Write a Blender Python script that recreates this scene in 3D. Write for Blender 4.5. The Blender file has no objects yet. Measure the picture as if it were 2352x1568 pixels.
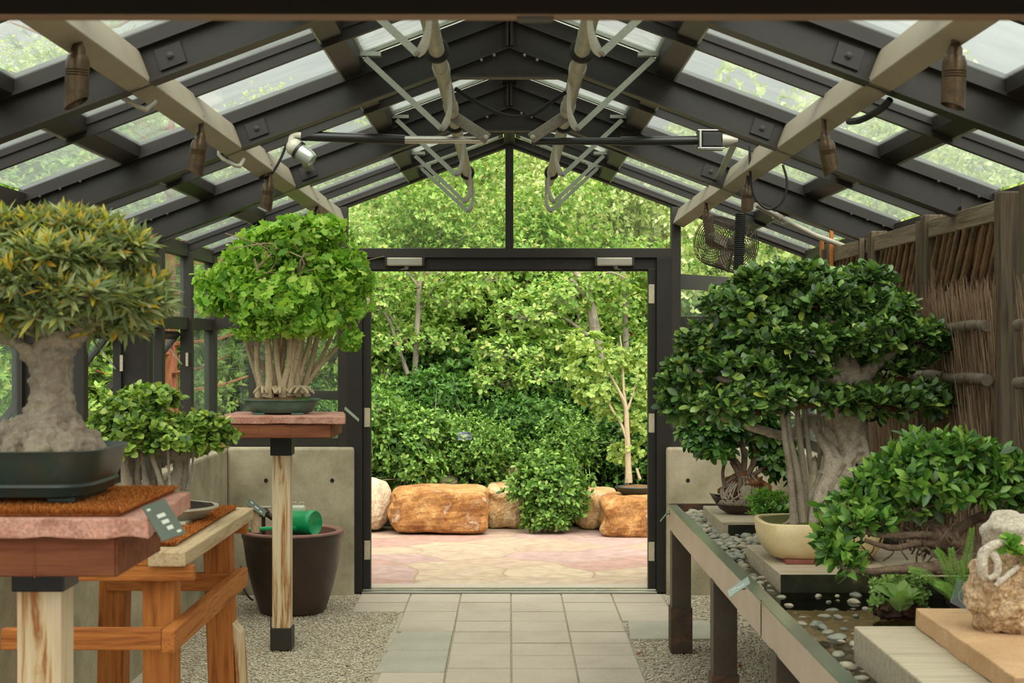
import bpy, math, random
import numpy as np
from mathutils import Vector, Matrix, noise

random.seed(7)
rng = np.random.default_rng(11)
SC = bpy.context.scene
COL = SC.collection
PI = math.pi

# ---------------------------------------------------------------- view
F, CX, CY, H = 3400.0, 1170.0, 784.0, 1.627        # focal length in pixels of the 2352 x 1568 frame, eye height
def P(px, py, D): return Vector(((px - CX) / F * D, D, H - (py - CY) / F * D))
def onz(px, py, z): return P(px, py, (H - z) * F / (py - CY))

# ---------------------------------------------------------------- mesh builder
class MB:
    def __init__(s): s.v = []; s.f = []; s.s = []
    def add(s, vs, fs, smooth=False):
        n = len(s.v); s.v += [tuple(v) for v in vs]
        s.f += [tuple(i + n for i in f) for f in fs]; s.s += [smooth] * len(fs)
        return s
    def hexa(s, p):            # 8 corners: bottom ring 0-3, top ring 4-7
        return s.add(p, [(0, 3, 2, 1), (4, 5, 6, 7), (0, 1, 5, 4), (1, 2, 6, 5), (2, 3, 7, 6), (3, 0, 4, 7)])
    def box(s, x0, x1, y0, y1, z0, z1):
        return s.hexa([(x0, y0, z0), (x1, y0, z0), (x1, y1, z0), (x0, y1, z0), (x0, y0, z1), (x1, y0, z1), (x1, y1, z1), (x0, y1, z1)])
    def bar(s, a, b, w, h, up=(0, 0, 1)):
        a = Vector(a); b = Vector(b); d = (b - a).normalized(); up = Vector(up)
        x = d.cross(up)
        if x.length < 1e-4: x = d.cross(Vector((1, 0, 0)))
        x.normalize(); z = x.cross(d)
        x *= w / 2; z *= h / 2
        return s.hexa([a - x - z, a + x - z, b + x - z, b - x - z, a - x + z, a + x + z, b + x + z, b - x + z])
    def obox(s, c, ax, ay, az):   # centre and three half-axis vectors
        c = Vector(c); ax, ay, az = Vector(ax), Vector(ay), Vector(az)
        return s.hexa([c - ax - ay - az, c + ax - ay - az, c + ax + ay - az, c - ax + ay - az, c - ax - ay + az, c + ax - ay + az, c + ax + ay + az, c - ax + ay + az])
    def prism(s, poly, z0, z1):
        n = len(poly)
        return s.add([(x, y, z0) for x, y in poly] + [(x, y, z1) for x, y in poly],
                     [tuple(range(n - 1, -1, -1)), tuple(range(n, 2 * n))] + [(i, (i + 1) % n, n + (i + 1) % n, n + i) for i in range(n)])
    def tube(s, pts, rad, n=8, cap=True, smooth=True, wob=0.0, seed=0):
        pts = [Vector(p) for p in pts]; m = len(pts)
        if not hasattr(rad, '__len__'): rad = [rad] * m
        vs = []; x = None
        for i, p in enumerate(pts):
            d = (pts[min(i + 1, m - 1)] - pts[max(i - 1, 0)])
            if d.length < 1e-9: d = Vector((0, 0, 1))
            d.normalize()
            if x is None:
                x = d.orthogonal().normalized()
            else:
                x = (x - d * x.dot(d))
                x = x.normalized() if x.length > 1e-6 else d.orthogonal().normalized()
            y = d.cross(x)
            for k in range(n):
                a = 2 * PI * k / n; r = rad[i]
                if wob: r *= 1 + wob * noise.noise(Vector((math.cos(a) * 1.7 + seed, math.sin(a) * 1.7, i * .45 + seed * 3)))
                vs.append(p + x * (math.cos(a) * r) + y * (math.sin(a) * r))
        fs = [(i * n + k, i * n + (k + 1) % n, (i + 1) * n + (k + 1) % n, (i + 1) * n + k) for i in range(m - 1) for k in range(n)]
        if cap: fs += [tuple(range(n - 1, -1, -1)), tuple(range((m - 1) * n, m * n))]
        return s.add(vs, fs, smooth)
    def lathe(s, prof, c, n=40, sx=1.0, sy=1.0, sq=2.0, smooth=True, caps=True):   # prof: (radius, z) from axis to axis; sq > 2 squares the plan
        vs = []; m = len(prof)
        for r, z in prof:
            for k in range(n):
                a = 2 * PI * k / n; ca, sa = math.cos(a), math.sin(a)
                q = (abs(ca) ** sq + abs(sa) ** sq) ** (-1 / sq)
                vs.append((c[0] + r * q * ca * sx, c[1] + r * q * sa * sy, c[2] + z))
        fs = [(i * n + k, i * n + (k + 1) % n, (i + 1) * n + (k + 1) % n, (i + 1) * n + k) for i in range(m - 1) for k in range(n)]
        if caps: fs += [tuple(range(n - 1, -1, -1)), tuple(range((m - 1) * n, m * n))]
        return s.add(vs, fs, smooth)
    def ball(s, c, rx, ry, rz, nu=14, nv=9, wob=0.0, freq=1.5, seed=0, smooth=True):
        vs = [(c[0], c[1], c[2] - rz)]; fs = []
        for j in range(1, nv):
            t = PI * j / nv
            for k in range(nu):
                a = 2 * PI * k / nu
                d = Vector((math.sin(t) * math.cos(a), math.sin(t) * math.sin(a), -math.cos(t)))
                w = 1 + wob * noise.noise(d * freq + Vector((seed, seed * 2.1, 0))) if wob else 1
                vs.append((c[0] + d.x * rx * w, c[1] + d.y * ry * w, c[2] + d.z * rz * w))
        vs.append((c[0], c[1], c[2] + rz)); L = len(vs) - 1
        for k in range(nu):
            fs.append((0, 1 + (k + 1) % nu, 1 + k)); b = 1 + (nv - 2) * nu
            fs.append((L, b + k, b + (k + 1) % nu))
        for j in range(nv - 2):
            for k in range(nu):
                a = 1 + j * nu
                fs.append((a + k, a + (k + 1) % nu, a + nu + (k + 1) % nu, a + nu + k))
        return s.add(vs, fs, smooth)

def spline(pts, n=6):
    """Catmull-Rom through points of any dimension given as tuples."""
    pts = [np.array(p, float) for p in pts]; out = []
    for i in range(len(pts) - 1):
        p0 = pts[max(i - 1, 0)]; p1 = pts[i]; p2 = pts[i + 1]; p3 = pts[min(i + 2, len(pts) - 1)]
        for k in range(n):
            t = k / n
            out.append(.5 * ((2 * p1) + (-p0 + p2) * t + (2 * p0 - 5 * p1 + 4 * p2 - p3) * t * t + (-p0 + 3 * p1 - 3 * p2 + p3) * t ** 3))
    out.append(pts[-1]); return out

# ---------------------------------------------------------------- objects
def wloc(o):
    v = Vector((0, 0, 0))
    while o is not None: v += o.location; o = o.parent
    return v
def tag(o, label=None, cat=None, group=None, kind=None):
    if label: o['label'] = label
    if cat: o['category'] = cat
    if group: o['group'] = group
    if kind: o['kind'] = kind
    return o
def thing(name, label, cat, loc, group=None, kind=None):
    o = bpy.data.objects.new(name, None); o.empty_display_size = .05
    o.location = loc; COL.objects.link(o)
    return tag(o, label, cat, group, kind)
def link(name, me, mat, parent, org):
    me.materials.append(mat)
    o = bpy.data.objects.new(name, me); COL.objects.link(o)
    if parent is not None: o.parent = parent; o.location = org - wloc(parent)
    else: o.location = org
    return o
def obj(name, mb, mat, parent=None, bevel=0, remesh=0, disp=0, dscale=.05, label=None, cat=None, group=None, kind=None, smoothit=0):
    v = np.array(mb.v, float)
    lo, hi = v.min(0), v.max(0)
    org = wloc(parent) if parent is not None else Vector(((lo[0] + hi[0]) / 2, (lo[1] + hi[1]) / 2, lo[2]))
    me = bpy.data.meshes.new(name)
    me.from_pydata((v - np.array(org)).tolist(), [], mb.f)
    me.polygons.foreach_set('use_smooth', mb.s)
    if any(mb.s) and not remesh: me.set_sharp_from_angle(angle=.75)
    o = link(name, me, mat, parent, org)
    if bevel:
        m = o.modifiers.new('bevel', 'BEVEL'); m.width = bevel; m.segments = 2; m.limit_method = 'ANGLE'; m.angle_limit = .7
    if remesh:
        m = o.modifiers.new('remesh', 'REMESH'); m.mode = 'VOXEL'; m.voxel_size = remesh; m.use_smooth_shade = True
        if smoothit:
            m = o.modifiers.new('smooth', 'SMOOTH'); m.iterations = smoothit; m.factor = .5
    if disp:
        t = bpy.data.textures.new(name, 'CLOUDS'); t.noise_scale = dscale; t.noise_depth = 3
        m = o.modifiers.new('disp', 'DISPLACE'); m.texture = t; m.strength = disp; m.mid_level = .5; m.texture_coords = 'LOCAL'
    return tag(o, label, cat, group, kind)
def struct(name, mb, mat, parent=None, bevel=0, label=None):
    return obj(name, mb, mat, parent, bevel, kind='structure' if parent is None else None, label=label)
KIDS = {}
def dup(src, loc=None, rz=None, scale=None, label=None, group=None, parent=None):
    c = src.copy(); COL.objects.link(c)
    if parent is not None: c.parent = parent
    if loc is not None: c.location = loc
    if rz is not None: c.rotation_euler = (0, 0, rz)
    if scale is not None: c.scale = (scale,) * 3 if not hasattr(scale, '__len__') else scale
    if label: c['label'] = label
    if group: c['group'] = group
    for ch in list(src.children): dup(ch, parent=c)
    return c

# ---------------------------------------------------------------- leaves
def tmpl(kind):
    def blade(rows, fold, curl):      # rows: (position along the leaf, half width)
        v = [(0, 0, 0)]; f = []
        for t, w in rows: v += [(-w, t, fold * w + curl * t * t), (0, t, curl * t * t), (w, t, fold * w + curl * t * t)]
        v.append((0, 1, curl)); n = len(rows); f += [(0, 2, 1), (0, 3, 2)]
        for i in range(n - 1):
            a = 1 + 3 * i; f += [(a, a + 1, a + 4, a + 3), (a + 1, a + 2, a + 5, a + 4)]
        a = 1 + 3 * (n - 1); f += [(a, a + 1, a + 3), (a + 1, a + 2, a + 3)]
        return v, f
    if kind == 'oval': v, f = blade([(.14, .06), (.32, .19), (.56, .255), (.78, .21), (.93, .10)], .28, -.10)
    elif kind == 'ovate': v, f = blade([(.12, .07), (.30, .17), (.52, .205), (.74, .15), (.91, .06)], .30, -.12)
    elif kind == 'round': v, f = blade([(.10, .10), (.28, .29), (.55, .37), (.78, .30), (.94, .14)], .22, -.08)
    elif kind == 'lance':
        v = [(0, 0, 0), (-.10, .3, .04), (.10, .3, .04), (-.09, .62, .02), (.09, .62, .02), (0, 1, -.08), (0, .33, 0), (0, .68, -.03)]
        f = [(0, 6, 1), (0, 2, 6), (1, 6, 7, 3), (6, 2, 4, 7), (3, 7, 5), (7, 4, 5)]
    elif kind == 'fan':
        v = [(0, .30, 0)]; N_ = 12
        for k, a in enumerate(np.linspace(-1.2, 1.2, N_ + 1)):
            r = .66 + .05 * math.sin(k * 2.1) - (.14 if k == N_ // 2 else 0) - .05 * abs(a)
            v.append((math.sin(a) * r, .30 + math.cos(a) * r, .07 * math.sin(k * 1.57 + .6)))
        v += [(-.012, 0, 0), (.012, 0, 0)]
        f = [(0, k + 1, k) for k in range(1, N_ + 1)] + [(0, N_ + 2, N_ + 3)]
    elif kind == 'needle':
        v = [(-.008, 0, 0), (.008, 0, 0), (0, 1, -.1)]; f = [(0, 1, 2)]
    else:   # far: folded diamond
        v = [(0, 0, 0), (-.27, .5, .08), (.27, .5, .08), (0, 1, -.05)]; f = [(0, 3, 1), (0, 2, 3)]
    return np.array(v, float), f
def leaf_mesh(name, pos, dirs, nrm, size, kind):
    tv, tf = tmpl(kind); N = len(pos); nv = len(tv)
    d = dirs / (np.linalg.norm(dirs, axis=1, keepdims=True) + 1e-9)
    x = np.cross(d, nrm); x /= np.linalg.norm(x, axis=1, keepdims=True) + 1e-9
    z = np.cross(x, d)
    V = pos[:, None, :] + size[:, None, None] * (tv[None, :, 0:1] * x[:, None, :] + tv[None, :, 1:2] * d[:, None, :] + tv[None, :, 2:3] * z[:, None, :])
    V = V.reshape(-1, 3)
    lt = np.array([len(f) for f in tf]); li = np.concatenate([np.array(f) for f in tf])
    loops = (li[None, :] + (np.arange(N) * nv)[:, None]).ravel()
    tot = np.tile(lt, N); start = np.concatenate([[0], np.cumsum(tot)[:-1]])
    me = bpy.data.meshes.new(name)
    me.vertices.add(len(V)); me.vertices.foreach_set('co', V.astype(np.float32).ravel())
    me.loops.add(len(loops)); me.loops.foreach_set('vertex_index', loops.astype(np.int32))
    me.polygons.add(len(tot)); me.polygons.foreach_set('loop_start', start.astype(np.int32)); me.polygons.foreach_set('loop_total', tot.astype(np.int32))
    me.polygons.foreach_set('use_smooth', np.ones(len(tot), bool))
    me.update(calc_edges=True); me.validate()
    return me
def rosettes(tips, axes, k, size, spread=(.7, 1.3), svar=.3, droop=.0):
    """k leaves round each twig tip, fanned out from its axis."""
    n = len(tips); axes = axes / (np.linalg.norm(axes, axis=1, keepdims=True) + 1e-9)
    r = rng.normal(size=(n, 3)); u = np.cross(axes, r); u /= np.linalg.norm(u, axis=1, keepdims=True) + 1e-9
    w = np.cross(axes, u)
    pos = np.repeat(tips, k, 0); ax = np.repeat(axes, k, 0); U = np.repeat(u, k, 0); Wv = np.repeat(w, k, 0)
    ph = np.tile(np.arange(k) * 2.4, n) + rng.uniform(-.4, .4, n * k)
    sp = rng.uniform(spread[0], spread[1], n * k)
    rad = U * np.cos(ph)[:, None] + Wv * np.sin(ph)[:, None]
    d = ax * np.cos(sp)[:, None] + rad * np.sin(sp)[:, None]
    d[:, 2] -= droop * rng.uniform(.3, 1, n * k)
    nn = ax + rng.normal(scale=.25, size=d.shape)
    s = size * rng.uniform(1 - svar, 1 + svar, n * k)
    pos = pos - ax * (rng.uniform(0, .6, n * k) * size)[:, None]
    return pos, d, nn, s
def shell(c, r, n, lo=.72, up=.25, flat=-.25):
    """points in the outer shell of an ellipsoid, fewer below"""
    out = []
    while len(out) < n:
        d = rng.normal(size=3); d /= np.linalg.norm(d)
        if d[2] < flat and rng.random() < .8: continue
        q = rng.uniform(lo, 1.04) if rng.random() > .1 else rng.uniform(1.0, 1.22)
        out.append((np.array(c) + d * q * np.array(r), d * np.array([1 / r[0], 1 / r[1], 1 / r[2]]) * min(r) + np.array([0, 0, up])))
    return np.array([a for a, b in out]), np.array([b for a, b in out])
def leafobj(name, arr, kind, mat, parent, label=None):
    pos, d, n, s = arr
    org = wloc(parent)
    me = leaf_mesh(name, pos - np.array(org), d, n, s, kind)
    o = link(name, me, mat, parent, org)
    if label: o['label'] = label
    return o
def cat(arrs): return tuple(np.concatenate([a[i] for a in arrs]) for i in range(4))

# ---------------------------------------------------------------- materials
def lin(c):
    if isinstance(c, str): c = [int(c[i:i + 2], 16) for i in (0, 2, 4)]
    return tuple(((x / 255) / 12.92 if x / 255 <= .04045 else ((x / 255 + .055) / 1.055) ** 2.4) for x in c) + (1.0,)
class NT:
    def __init__(s, m): s.t = m.node_tree; s.n = s.t.nodes; s.l = s.t.links
    def new(s, ty, **kw):
        x = s.n.new(ty)
        for k, v in kw.items():
            if k.startswith('i_'): x.inputs[k[2:].replace('_', ' ')].default_value = v
            else: setattr(x, k, v)
        return x
    def go(s, a, b): s.l.new(a, b)
def mat0(name):
    m = bpy.data.materials.new(name); m.use_nodes = True
    m.node_tree.nodes.clear(); return m, NT(m)
def ramp(t, cols, pos=None):
    r = t.new('ShaderNodeValToRGB'); e = r.color_ramp.elements
    while len(e) < len(cols): e.new(.5)
    for i, c in enumerate(cols):
        e[i].position = pos[i] if pos else i / max(1, len(cols) - 1); e[i].color = c if len(c) == 4 else lin(c)
    return r
def M(name, cols, rough=.6, metal=0, scale=5, pos=None, bump=0, bscale=60, stretch=(1, 1, 1), spec=.4, detail=5, dist=0.0, fine=.0, coat=0):
    """noise-varied surface: cols over one noise, bump over another"""
    m, t = mat0(name)
    tc = t.new('ShaderNodeTexCoord'); mp = t.new('ShaderNodeMapping'); mp.inputs['Scale'].default_value = stretch
    t.go(tc.outputs['Object'], mp.inputs['Vector'])
    nz = t.new('ShaderNodeTexNoise', i_Scale=scale, i_Detail=detail, i_Roughness=.62, i_Distortion=dist); t.go(mp.outputs[0], nz.inputs['Vector'])
    cols = [lin(c) for c in cols]
    if pos is None: pos = [.3 + .4 * i / max(1, len(cols) - 1) for i in range(len(cols))]
    r = ramp(t, cols, pos); t.go(nz.outputs['Fac'], r.inputs[0])
    p = t.new('ShaderNodeBsdfPrincipled'); p.inputs['Roughness'].default_value = rough; p.inputs['Metallic'].default_value = metal
    p.inputs['Specular IOR Level'].default_value = spec
    if coat: p.inputs['Coat Weight'].default_value = coat; p.inputs['Coat Roughness'].default_value = .15
    c = r.outputs[0]
    if fine:
        n3 = t.new('ShaderNodeTexNoise', i_Scale=bscale * 2.3, i_Detail=2); t.go(mp.outputs[0], n3.inputs['Vector'])
        mx = t.new('ShaderNodeMix', data_type='RGBA', blend_type='MULTIPLY'); mx.inputs['Factor'].default_value = fine
        r3 = ramp(t, [(.25, .25, .25, 1), (1.5, 1.5, 1.5, 1)], [.35, .65]); t.go(n3.outputs['Fac'], r3.inputs[0])
        t.go(c, mx.inputs['A']); t.go(r3.outputs[0], mx.inputs['B']); c = mx.outputs['Result']
    t.go(c, p.inputs['Base Color'])
    if bump:
        n2 = t.new('ShaderNodeTexNoise', i_Scale=bscale, i_Detail=4, i_Roughness=.65); t.go(mp.outputs[0], n2.inputs['Vector'])
        b = t.new('ShaderNodeBump'); b.inputs['Strength'].default_value = bump; b.inputs['Distance'].default_value = .01
        t.go(n2.outputs['Fac'], b.inputs['Height']); t.go(b.outputs[0], p.inputs['Normal'])
    o = t.new('ShaderNodeOutputMaterial'); t.go(p.outputs[0], o.inputs[0])
    return m
def leafmat(name, cols, pos=None, trans=.35, rough=.45, spec=.35, tcol=None):
    m, t = mat0(name)
    g = t.new('ShaderNodeNewGeometry')
    r = ramp(t, [lin(c) for c in cols], pos); t.go(g.outputs['Random Per Island'], r.inputs[0])
    p = t.new('ShaderNodeBsdfPrincipled'); p.inputs['Roughness'].default_value = rough; p.inputs['Specular IOR Level'].default_value = spec
    t.go(r.outputs[0], p.inputs['Base Color'])
    tr = t.new('ShaderNodeBsdfTranslucent')
    mx2 = t.new('ShaderNodeMix', data_type='RGBA', blend_type='MULTIPLY'); mx2.inputs['Factor'].default_value = 1
    t.go(r.outputs[0], mx2.inputs['A']); mx2.inputs['B'].default_value = tcol or (1.25, 1.28, .7, 1)
    t.go(mx2.outputs['Result'], tr.inputs['Color'])
    mx = t.new('ShaderNodeMixShader'); mx.inputs[0].default_value = trans
    t.go(p.outputs[0], mx.inputs[1]); t.go(tr.outputs[0], mx.inputs[2])
    o = t.new('ShaderNodeOutputMaterial'); t.go(mx.outputs[0], o.inputs[0])
    return m
def glassmat(name, tint, haze, hazecol, fres=1.45, streak=0.0):
    m, t = mat0(name)
    tr = t.new('ShaderNodeBsdfTransparent'); tr.inputs[0].default_value = tint
    gl = t.new('ShaderNodeBsdfGlossy'); gl.inputs['Roughness'].default_value = .03
    df = t.new('ShaderNodeBsdfTranslucent'); df.inputs[0].default_value = hazecol
    d2 = t.new('ShaderNodeBsdfDiffuse'); d2.inputs[0].default_value = hazecol
    md = t.new('ShaderNodeMixShader'); md.inputs[0].default_value = .5; t.go(df.outputs[0], md.inputs[1]); t.go(d2.outputs[0], md.inputs[2])
    mh = t.new('ShaderNodeMixShader')
    tc = t.new('ShaderNodeTexCoord'); mp = t.new('ShaderNodeMapping'); mp.inputs['Scale'].default_value = (1, 5, 1)
    t.go(tc.outputs['Object'], mp.inputs['Vector'])
    nz = t.new('ShaderNodeTexNoise', i_Scale=4, i_Detail=6, i_Roughness=.7); t.go(mp.outputs[0], nz.inputs['Vector'])
    mr = t.new('ShaderNodeMapRange'); mr.inputs['From Min'].default_value = .3; mr.inputs['From Max'].default_value = .7
    mr.inputs['To Min'].default_value = haze * .55; mr.inputs['To Max'].default_value = haze * 1.45
    t.go(nz.outputs['Fac'], mr.inputs['Value']); t.go(mr.outputs[0], mh.inputs[0])
    t.go(tr.outputs[0], mh.inputs[1]); t.go(md.outputs[0], mh.inputs[2])
    fr = t.new('ShaderNodeFresnel'); fr.inputs[0].default_value = fres
    ge = t.new('ShaderNodeNewGeometry'); iv = t.new('ShaderNodeMath', operation='SUBTRACT'); iv.inputs[0].default_value = 1; t.go(ge.outputs['Backfacing'], iv.inputs[1])
    fm = t.new('ShaderNodeMath', operation='MULTIPLY'); t.go(fr.outputs[0], fm.inputs[0]); t.go(iv.outputs[0], fm.inputs[1])
    mg = t.new('ShaderNodeMixShader'); t.go(fm.outputs[0], mg.inputs[0]); t.go(mh.outputs[0], mg.inputs[1]); t.go(gl.outputs[0], mg.inputs[2])
    o = t.new('ShaderNodeOutputMaterial'); t.go(mg.outputs[0], o.inputs[0])
    return m
def woodmat(name, cols, axis, rough=.7, scale=3.0, bump=.35, knots=True):
    st = {'x': (1, 14, 14), 'y': (14, 1, 14), 'z': (14, 14, 1)}[axis]
    return M(name, cols, rough=rough, scale=scale, stretch=st, bump=bump, bscale=9, dist=.6, spec=.25)

m_paint = M('bronze_paint', ['1d1a14', '25211a'], rough=.45, scale=3, bump=.04, bscale=90, fine=.12)
m_paint2 = M('bronze_paint_frame', ['25211a', '2e2921'], rough=.5, scale=3, bump=.04, bscale=90, fine=.12)
m_purlin = M('light_bronze_paint', ['958b78', 'a19783'], rough=.6, scale=4, bump=.05, bscale=200, fine=.15)  # lighter than the rafter paint
m_galv = M('galvanised_steel', ['a9a594', 'bdb8a6'], rough=.55, metal=.35, scale=14, bump=.08, bscale=120, fine=.2)
m_galvd = M('aluminium_flat', ['9aa295', 'a9ae9f'], rough=.5, metal=.3, scale=8, fine=.15)
m_plate = M('mill_steel_plate', ['7f7a6d', '8e887a'], rough=.5, metal=.5, scale=9, fine=.2)
m_chrome = M('polished_steel', ['a3a096', 'b3b0a4'], rough=.3, metal=1, scale=4)
m_black = M('black_plastic', ['161614', '1e1d1a'], rough=.35, scale=8)
m_rubber = M('black_rubber', ['12120f', '1a1916'], rough=.6, scale=8)
m_brass = M('weathered_brass_lamp', ['3b3024', '57452f', '4d4438'], rough=.4, metal=.55, scale=20, fine=.2, bscale=60)
m_alu = M('satin_aluminium', ['9d9788', 'aaa496'], rough=.4, metal=.5, scale=6)
m_hinge = M('hinge_nickel', ['b9ad92', 'c7bba0'], rough=.5, metal=.4, scale=14, fine=.2)
m_conc = M('cast_concrete', ['6f6650', '93886e', 'a89c82', 'b6aa90'], rough=.85, scale=3.2, bump=.12, bscale=45, fine=.10, detail=10, pos=[.28, .42, .55, .7])
m_dark = M('dark_hole', ['17140f', '1e1a14'], rough=.9)
m_glass = glassmat('roof_glass', (.95, .975, .96, 1), .18, (.72, .78, .74, 1), 1.25)
m_gglass = glassmat('gable_glass', (.975, .985, .975, 1), .02, (.75, .8, .75, 1))
m_sglass = glassmat('side_glass', (.95, .98, .96, 1), .07, (.6, .72, .64, 1), 1.25)
m_vent = glassmat('vent_sheet', (.8, .84, .82, 1), .6, (.72, .74, .72, 1))
m_paver = M('grey_paver', ['a79a89', 'b5a896', 'bdb09e'], rough=.85, scale=1.6, bump=.2, bscale=160, fine=.3, detail=7)
m_blue = M('blue_grey_flagstone', ['9b9785', 'aba693'], rough=.85, scale=4, bump=.2, bscale=120, fine=.25)
m_bluew = [M('wet_' + str(i), [a, b], rough=.45, scale=12, fine=.25, bscale=60, spec=.5) for i, (a, b) in enumerate((('86836f', '9d9884'), ('958e79', 'ada48c'), ('6d6e62', '858476'), ('a0947b', 'b8ad94'), ('7d7f71', '979786')))]
# ================================================================ greenhouse
YN, YF = 2.16, 9.65                     # near and far gable
SL = .375; GZ = H + 1.33                # glass plane: z = GZ - SL |x|
def gz(x): return GZ - SL * abs(x)
def roofbox(mb, sg, x0, x1, y0, y1, d0, d1):   # a box that follows the roof slope, depths d below the glass plane
    p = []
    for d in (d1, d0):
        for x, y in ((x0, y0), (x1, y0), (x1, y1), (x0, y1)): p.append((sg * x, y, gz(x) - d))
    if sg < 0: p = [p[1], p[0], p[3], p[2], p[5], p[4], p[7], p[6]]
    return mb.hexa(p)
RAF = [2.91, 4.40, 5.90, 7.395]
BARS = [3.655, 5.15, 6.65, 8.14, 8.885]
ALLY = sorted([YN] + RAF + BARS + [YF])
bolt_n = 0
for Y in RAF:
    fr = thing('rafter_frame', None, None, (0, Y, 0), kind='structure')
    for sg in (-1, 1):
        r = MB()
        roofbox(r, sg, 0, 1.93, Y - .037, Y + .037, .045, .056)
        roofbox(r, sg, 0, 1.93, Y - .005, Y + .005, .056, .158)
        roofbox(r, sg, 0, 1.80, Y - .037, Y + .037, .158, .168)
        roofbox(r, sg, 0, 1.95, Y - .02, Y + .02, -.012, .045)
        obj('rafter', r, m_paint, fr)
        c = MB()
        c.box(sg * 1.95 - .02, sg * 1.95 + .02, Y - .04, Y + .04, .93, 2.2)
        x0, x1 = sorted((sg * 1.80, sg * 1.95)); c.box(x0, x1, Y - .006, Y + .006, .93, gz(1.8) - .06)
        x0, x1 = sorted((sg * 1.79, sg * 1.805)); c.box(x0, x1, Y - .037, Y + .037, .93, gz(1.8) - .12)
        obj('post', c, m_paint2, fr)
        # cleat with its bolt where the purlin meets the web
        k = MB(); xb = 1.005; zb = gz(xb) - .107
        k.obox((sg * xb, Y - .011, zb), (.038, 0, -sg * SL * .038), (0, .005, 0), (sg * .010, 0, .030))
        ck = obj('cleat', k, m_paint, fr)
        b = MB(); b.lathe([(0, 0), (.013, 0), (.013, .003), (.008, .004), (.008, .011), (0, .012)], (0, 0, 0), n=6, smooth=False)
        b.v = [(sg * xb + x, Y - .016 - z, zb + y) for x, y, z in b.v]
        obj('bolt', b, m_paint2, ck)
        # rivets of the eave plate
        e = MB()
        for q in (1.70, 1.78, 1.86):
            e.ball((sg * q, Y - .038, gz(q) - .05 - .01), .007, .004, .007, 8, 5)
        obj('rivet', e, m_paint, fr)
    g = MB()
    zA = gz(0) - .168
    g.add([(-.285, Y - .006, gz(.285) - .165), (.285, Y - .006, gz(.285) - .165), (0, Y - .006, zA + .01), (-.285, Y + .006, gz(.285) - .165), (.285, Y + .006, gz(.285) - .165), (0, Y + .006, zA + .01)],
          [(0, 1, 2), (3, 5, 4), (0, 3, 4, 1), (1, 4, 5, 2), (2, 5, 3, 0)])
    g.box(-.29, .29, Y - .03, Y + .03, gz(.285) - .175, gz(.285) - .165)
    obj('gusset_plate', g, m_paint, fr)
    for sx in (-.11, -.06, .06, .11):
        q = MB(); q.ball((sx, Y - .036, zA - .375 * abs(sx) - .006), .007, .006, .007, 8, 5); obj('bolt', q, m_plate, fr)
    a = MB(); a.box(-.014, -.003, Y - .05, Y - .005, gz(0) - .16, gz(0) - .02); a.box(.003, .014, Y - .05, Y - .005, gz(0) - .16, gz(0) - .02)
    obj('ridge_angle', a, m_paint2, fr)
for Y in BARS:
    b = MB()
    for sg in (-1, 1):
        roofbox(b, sg, 0, 1.95, Y - .022, Y + .022, -.012, .03); roofbox(b, sg, 0, 1.95, Y - .012, Y + .012, .03, .07)
    struct('glazing_bar', b, m_paint)
    for sg in (-1, 1):
        c = MB(); c.box(sg * 1.935 - .035, sg * 1.935 + .035, Y - .032, Y + .032, .93, 2.16)
        struct('side_post', c, m_paint2, bevel=.003)
b = MB(); b.box(-.035, .035, YN, YF, GZ - .05, GZ + .03); struct('ridge_beam', b, m_paint)
for sg in (-1, 1):
    b = MB(); b.box(sg * 1.95 - .03, sg * 1.95 + .03, YN, YF, 2.135, 2.215); struct('eave_beam', b, m_paint2)
    b = MB(); b.box(sg * 1.95 - .03, sg * 1.95 + .03, YN, YF, 1.70, 1.77); struct('side_transom', b, m_paint2)
    b = MB(); b.box(sg * 1.95 - .035, sg * 1.95 + .035, YN, YF, .93, 1.0); struct('side_sill', b, m_paint2)
    for xx, nm in ((.615, 'vent_transom'), (1.50, 'roof_transom')):
        b = MB(); roofbox(b, sg, xx - .035, xx + .035, YN, YF, -.008, .05); struct(nm, b, m_paint)
        b = MB(); roofbox(b, sg, xx + .036, xx + .042, YN, YF, .0, .055); struct('drip_strip', b, m_galvd)
# purlins: a tilted tube between every pair of rafters
tt = math.atan(SL); ct, st = math.cos(tt), math.sin(tt)
yy = [2.2] + RAF + [YF]
for sg in (-1, 1):
    for a, c in zip(yy[:-1], yy[1:]):
        b = MB(); B = Vector((sg * 1.06, 0, gz(1.06) - .168)); o = Vector((sg * ct, 0, -st)) * .075; n = Vector((sg * st, 0, ct)) * .105
        y0, y1 = a + .008, c - (.008 if c < YF else .04)
        p = [B, B + o, B + o + n, B + n]
        b.hexa([(p[0].x, y0, p[0].z), (p[1].x, y0, p[1].z), (p[1].x, y1, p[1].z), (p[0].x, y1, p[0].z), (p[3].x, y0, p[3].z), (p[2].x, y0, p[2].z), (p[2].x, y1, p[2].z), (p[3].x, y1, p[3].z)] if sg > 0 else
               [(p[1].x, y0, p[1].z), (p[0].x, y0, p[0].z), (p[0].x, y1, p[0].z), (p[1].x, y1, p[1].z), (p[2].x, y0, p[2].z), (p[3].x, y0, p[3].z), (p[3].x, y1, p[3].z), (p[2].x, y1, p[2].z)])
        struct('purlin', b, m_purlin, bevel=.004)
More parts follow.
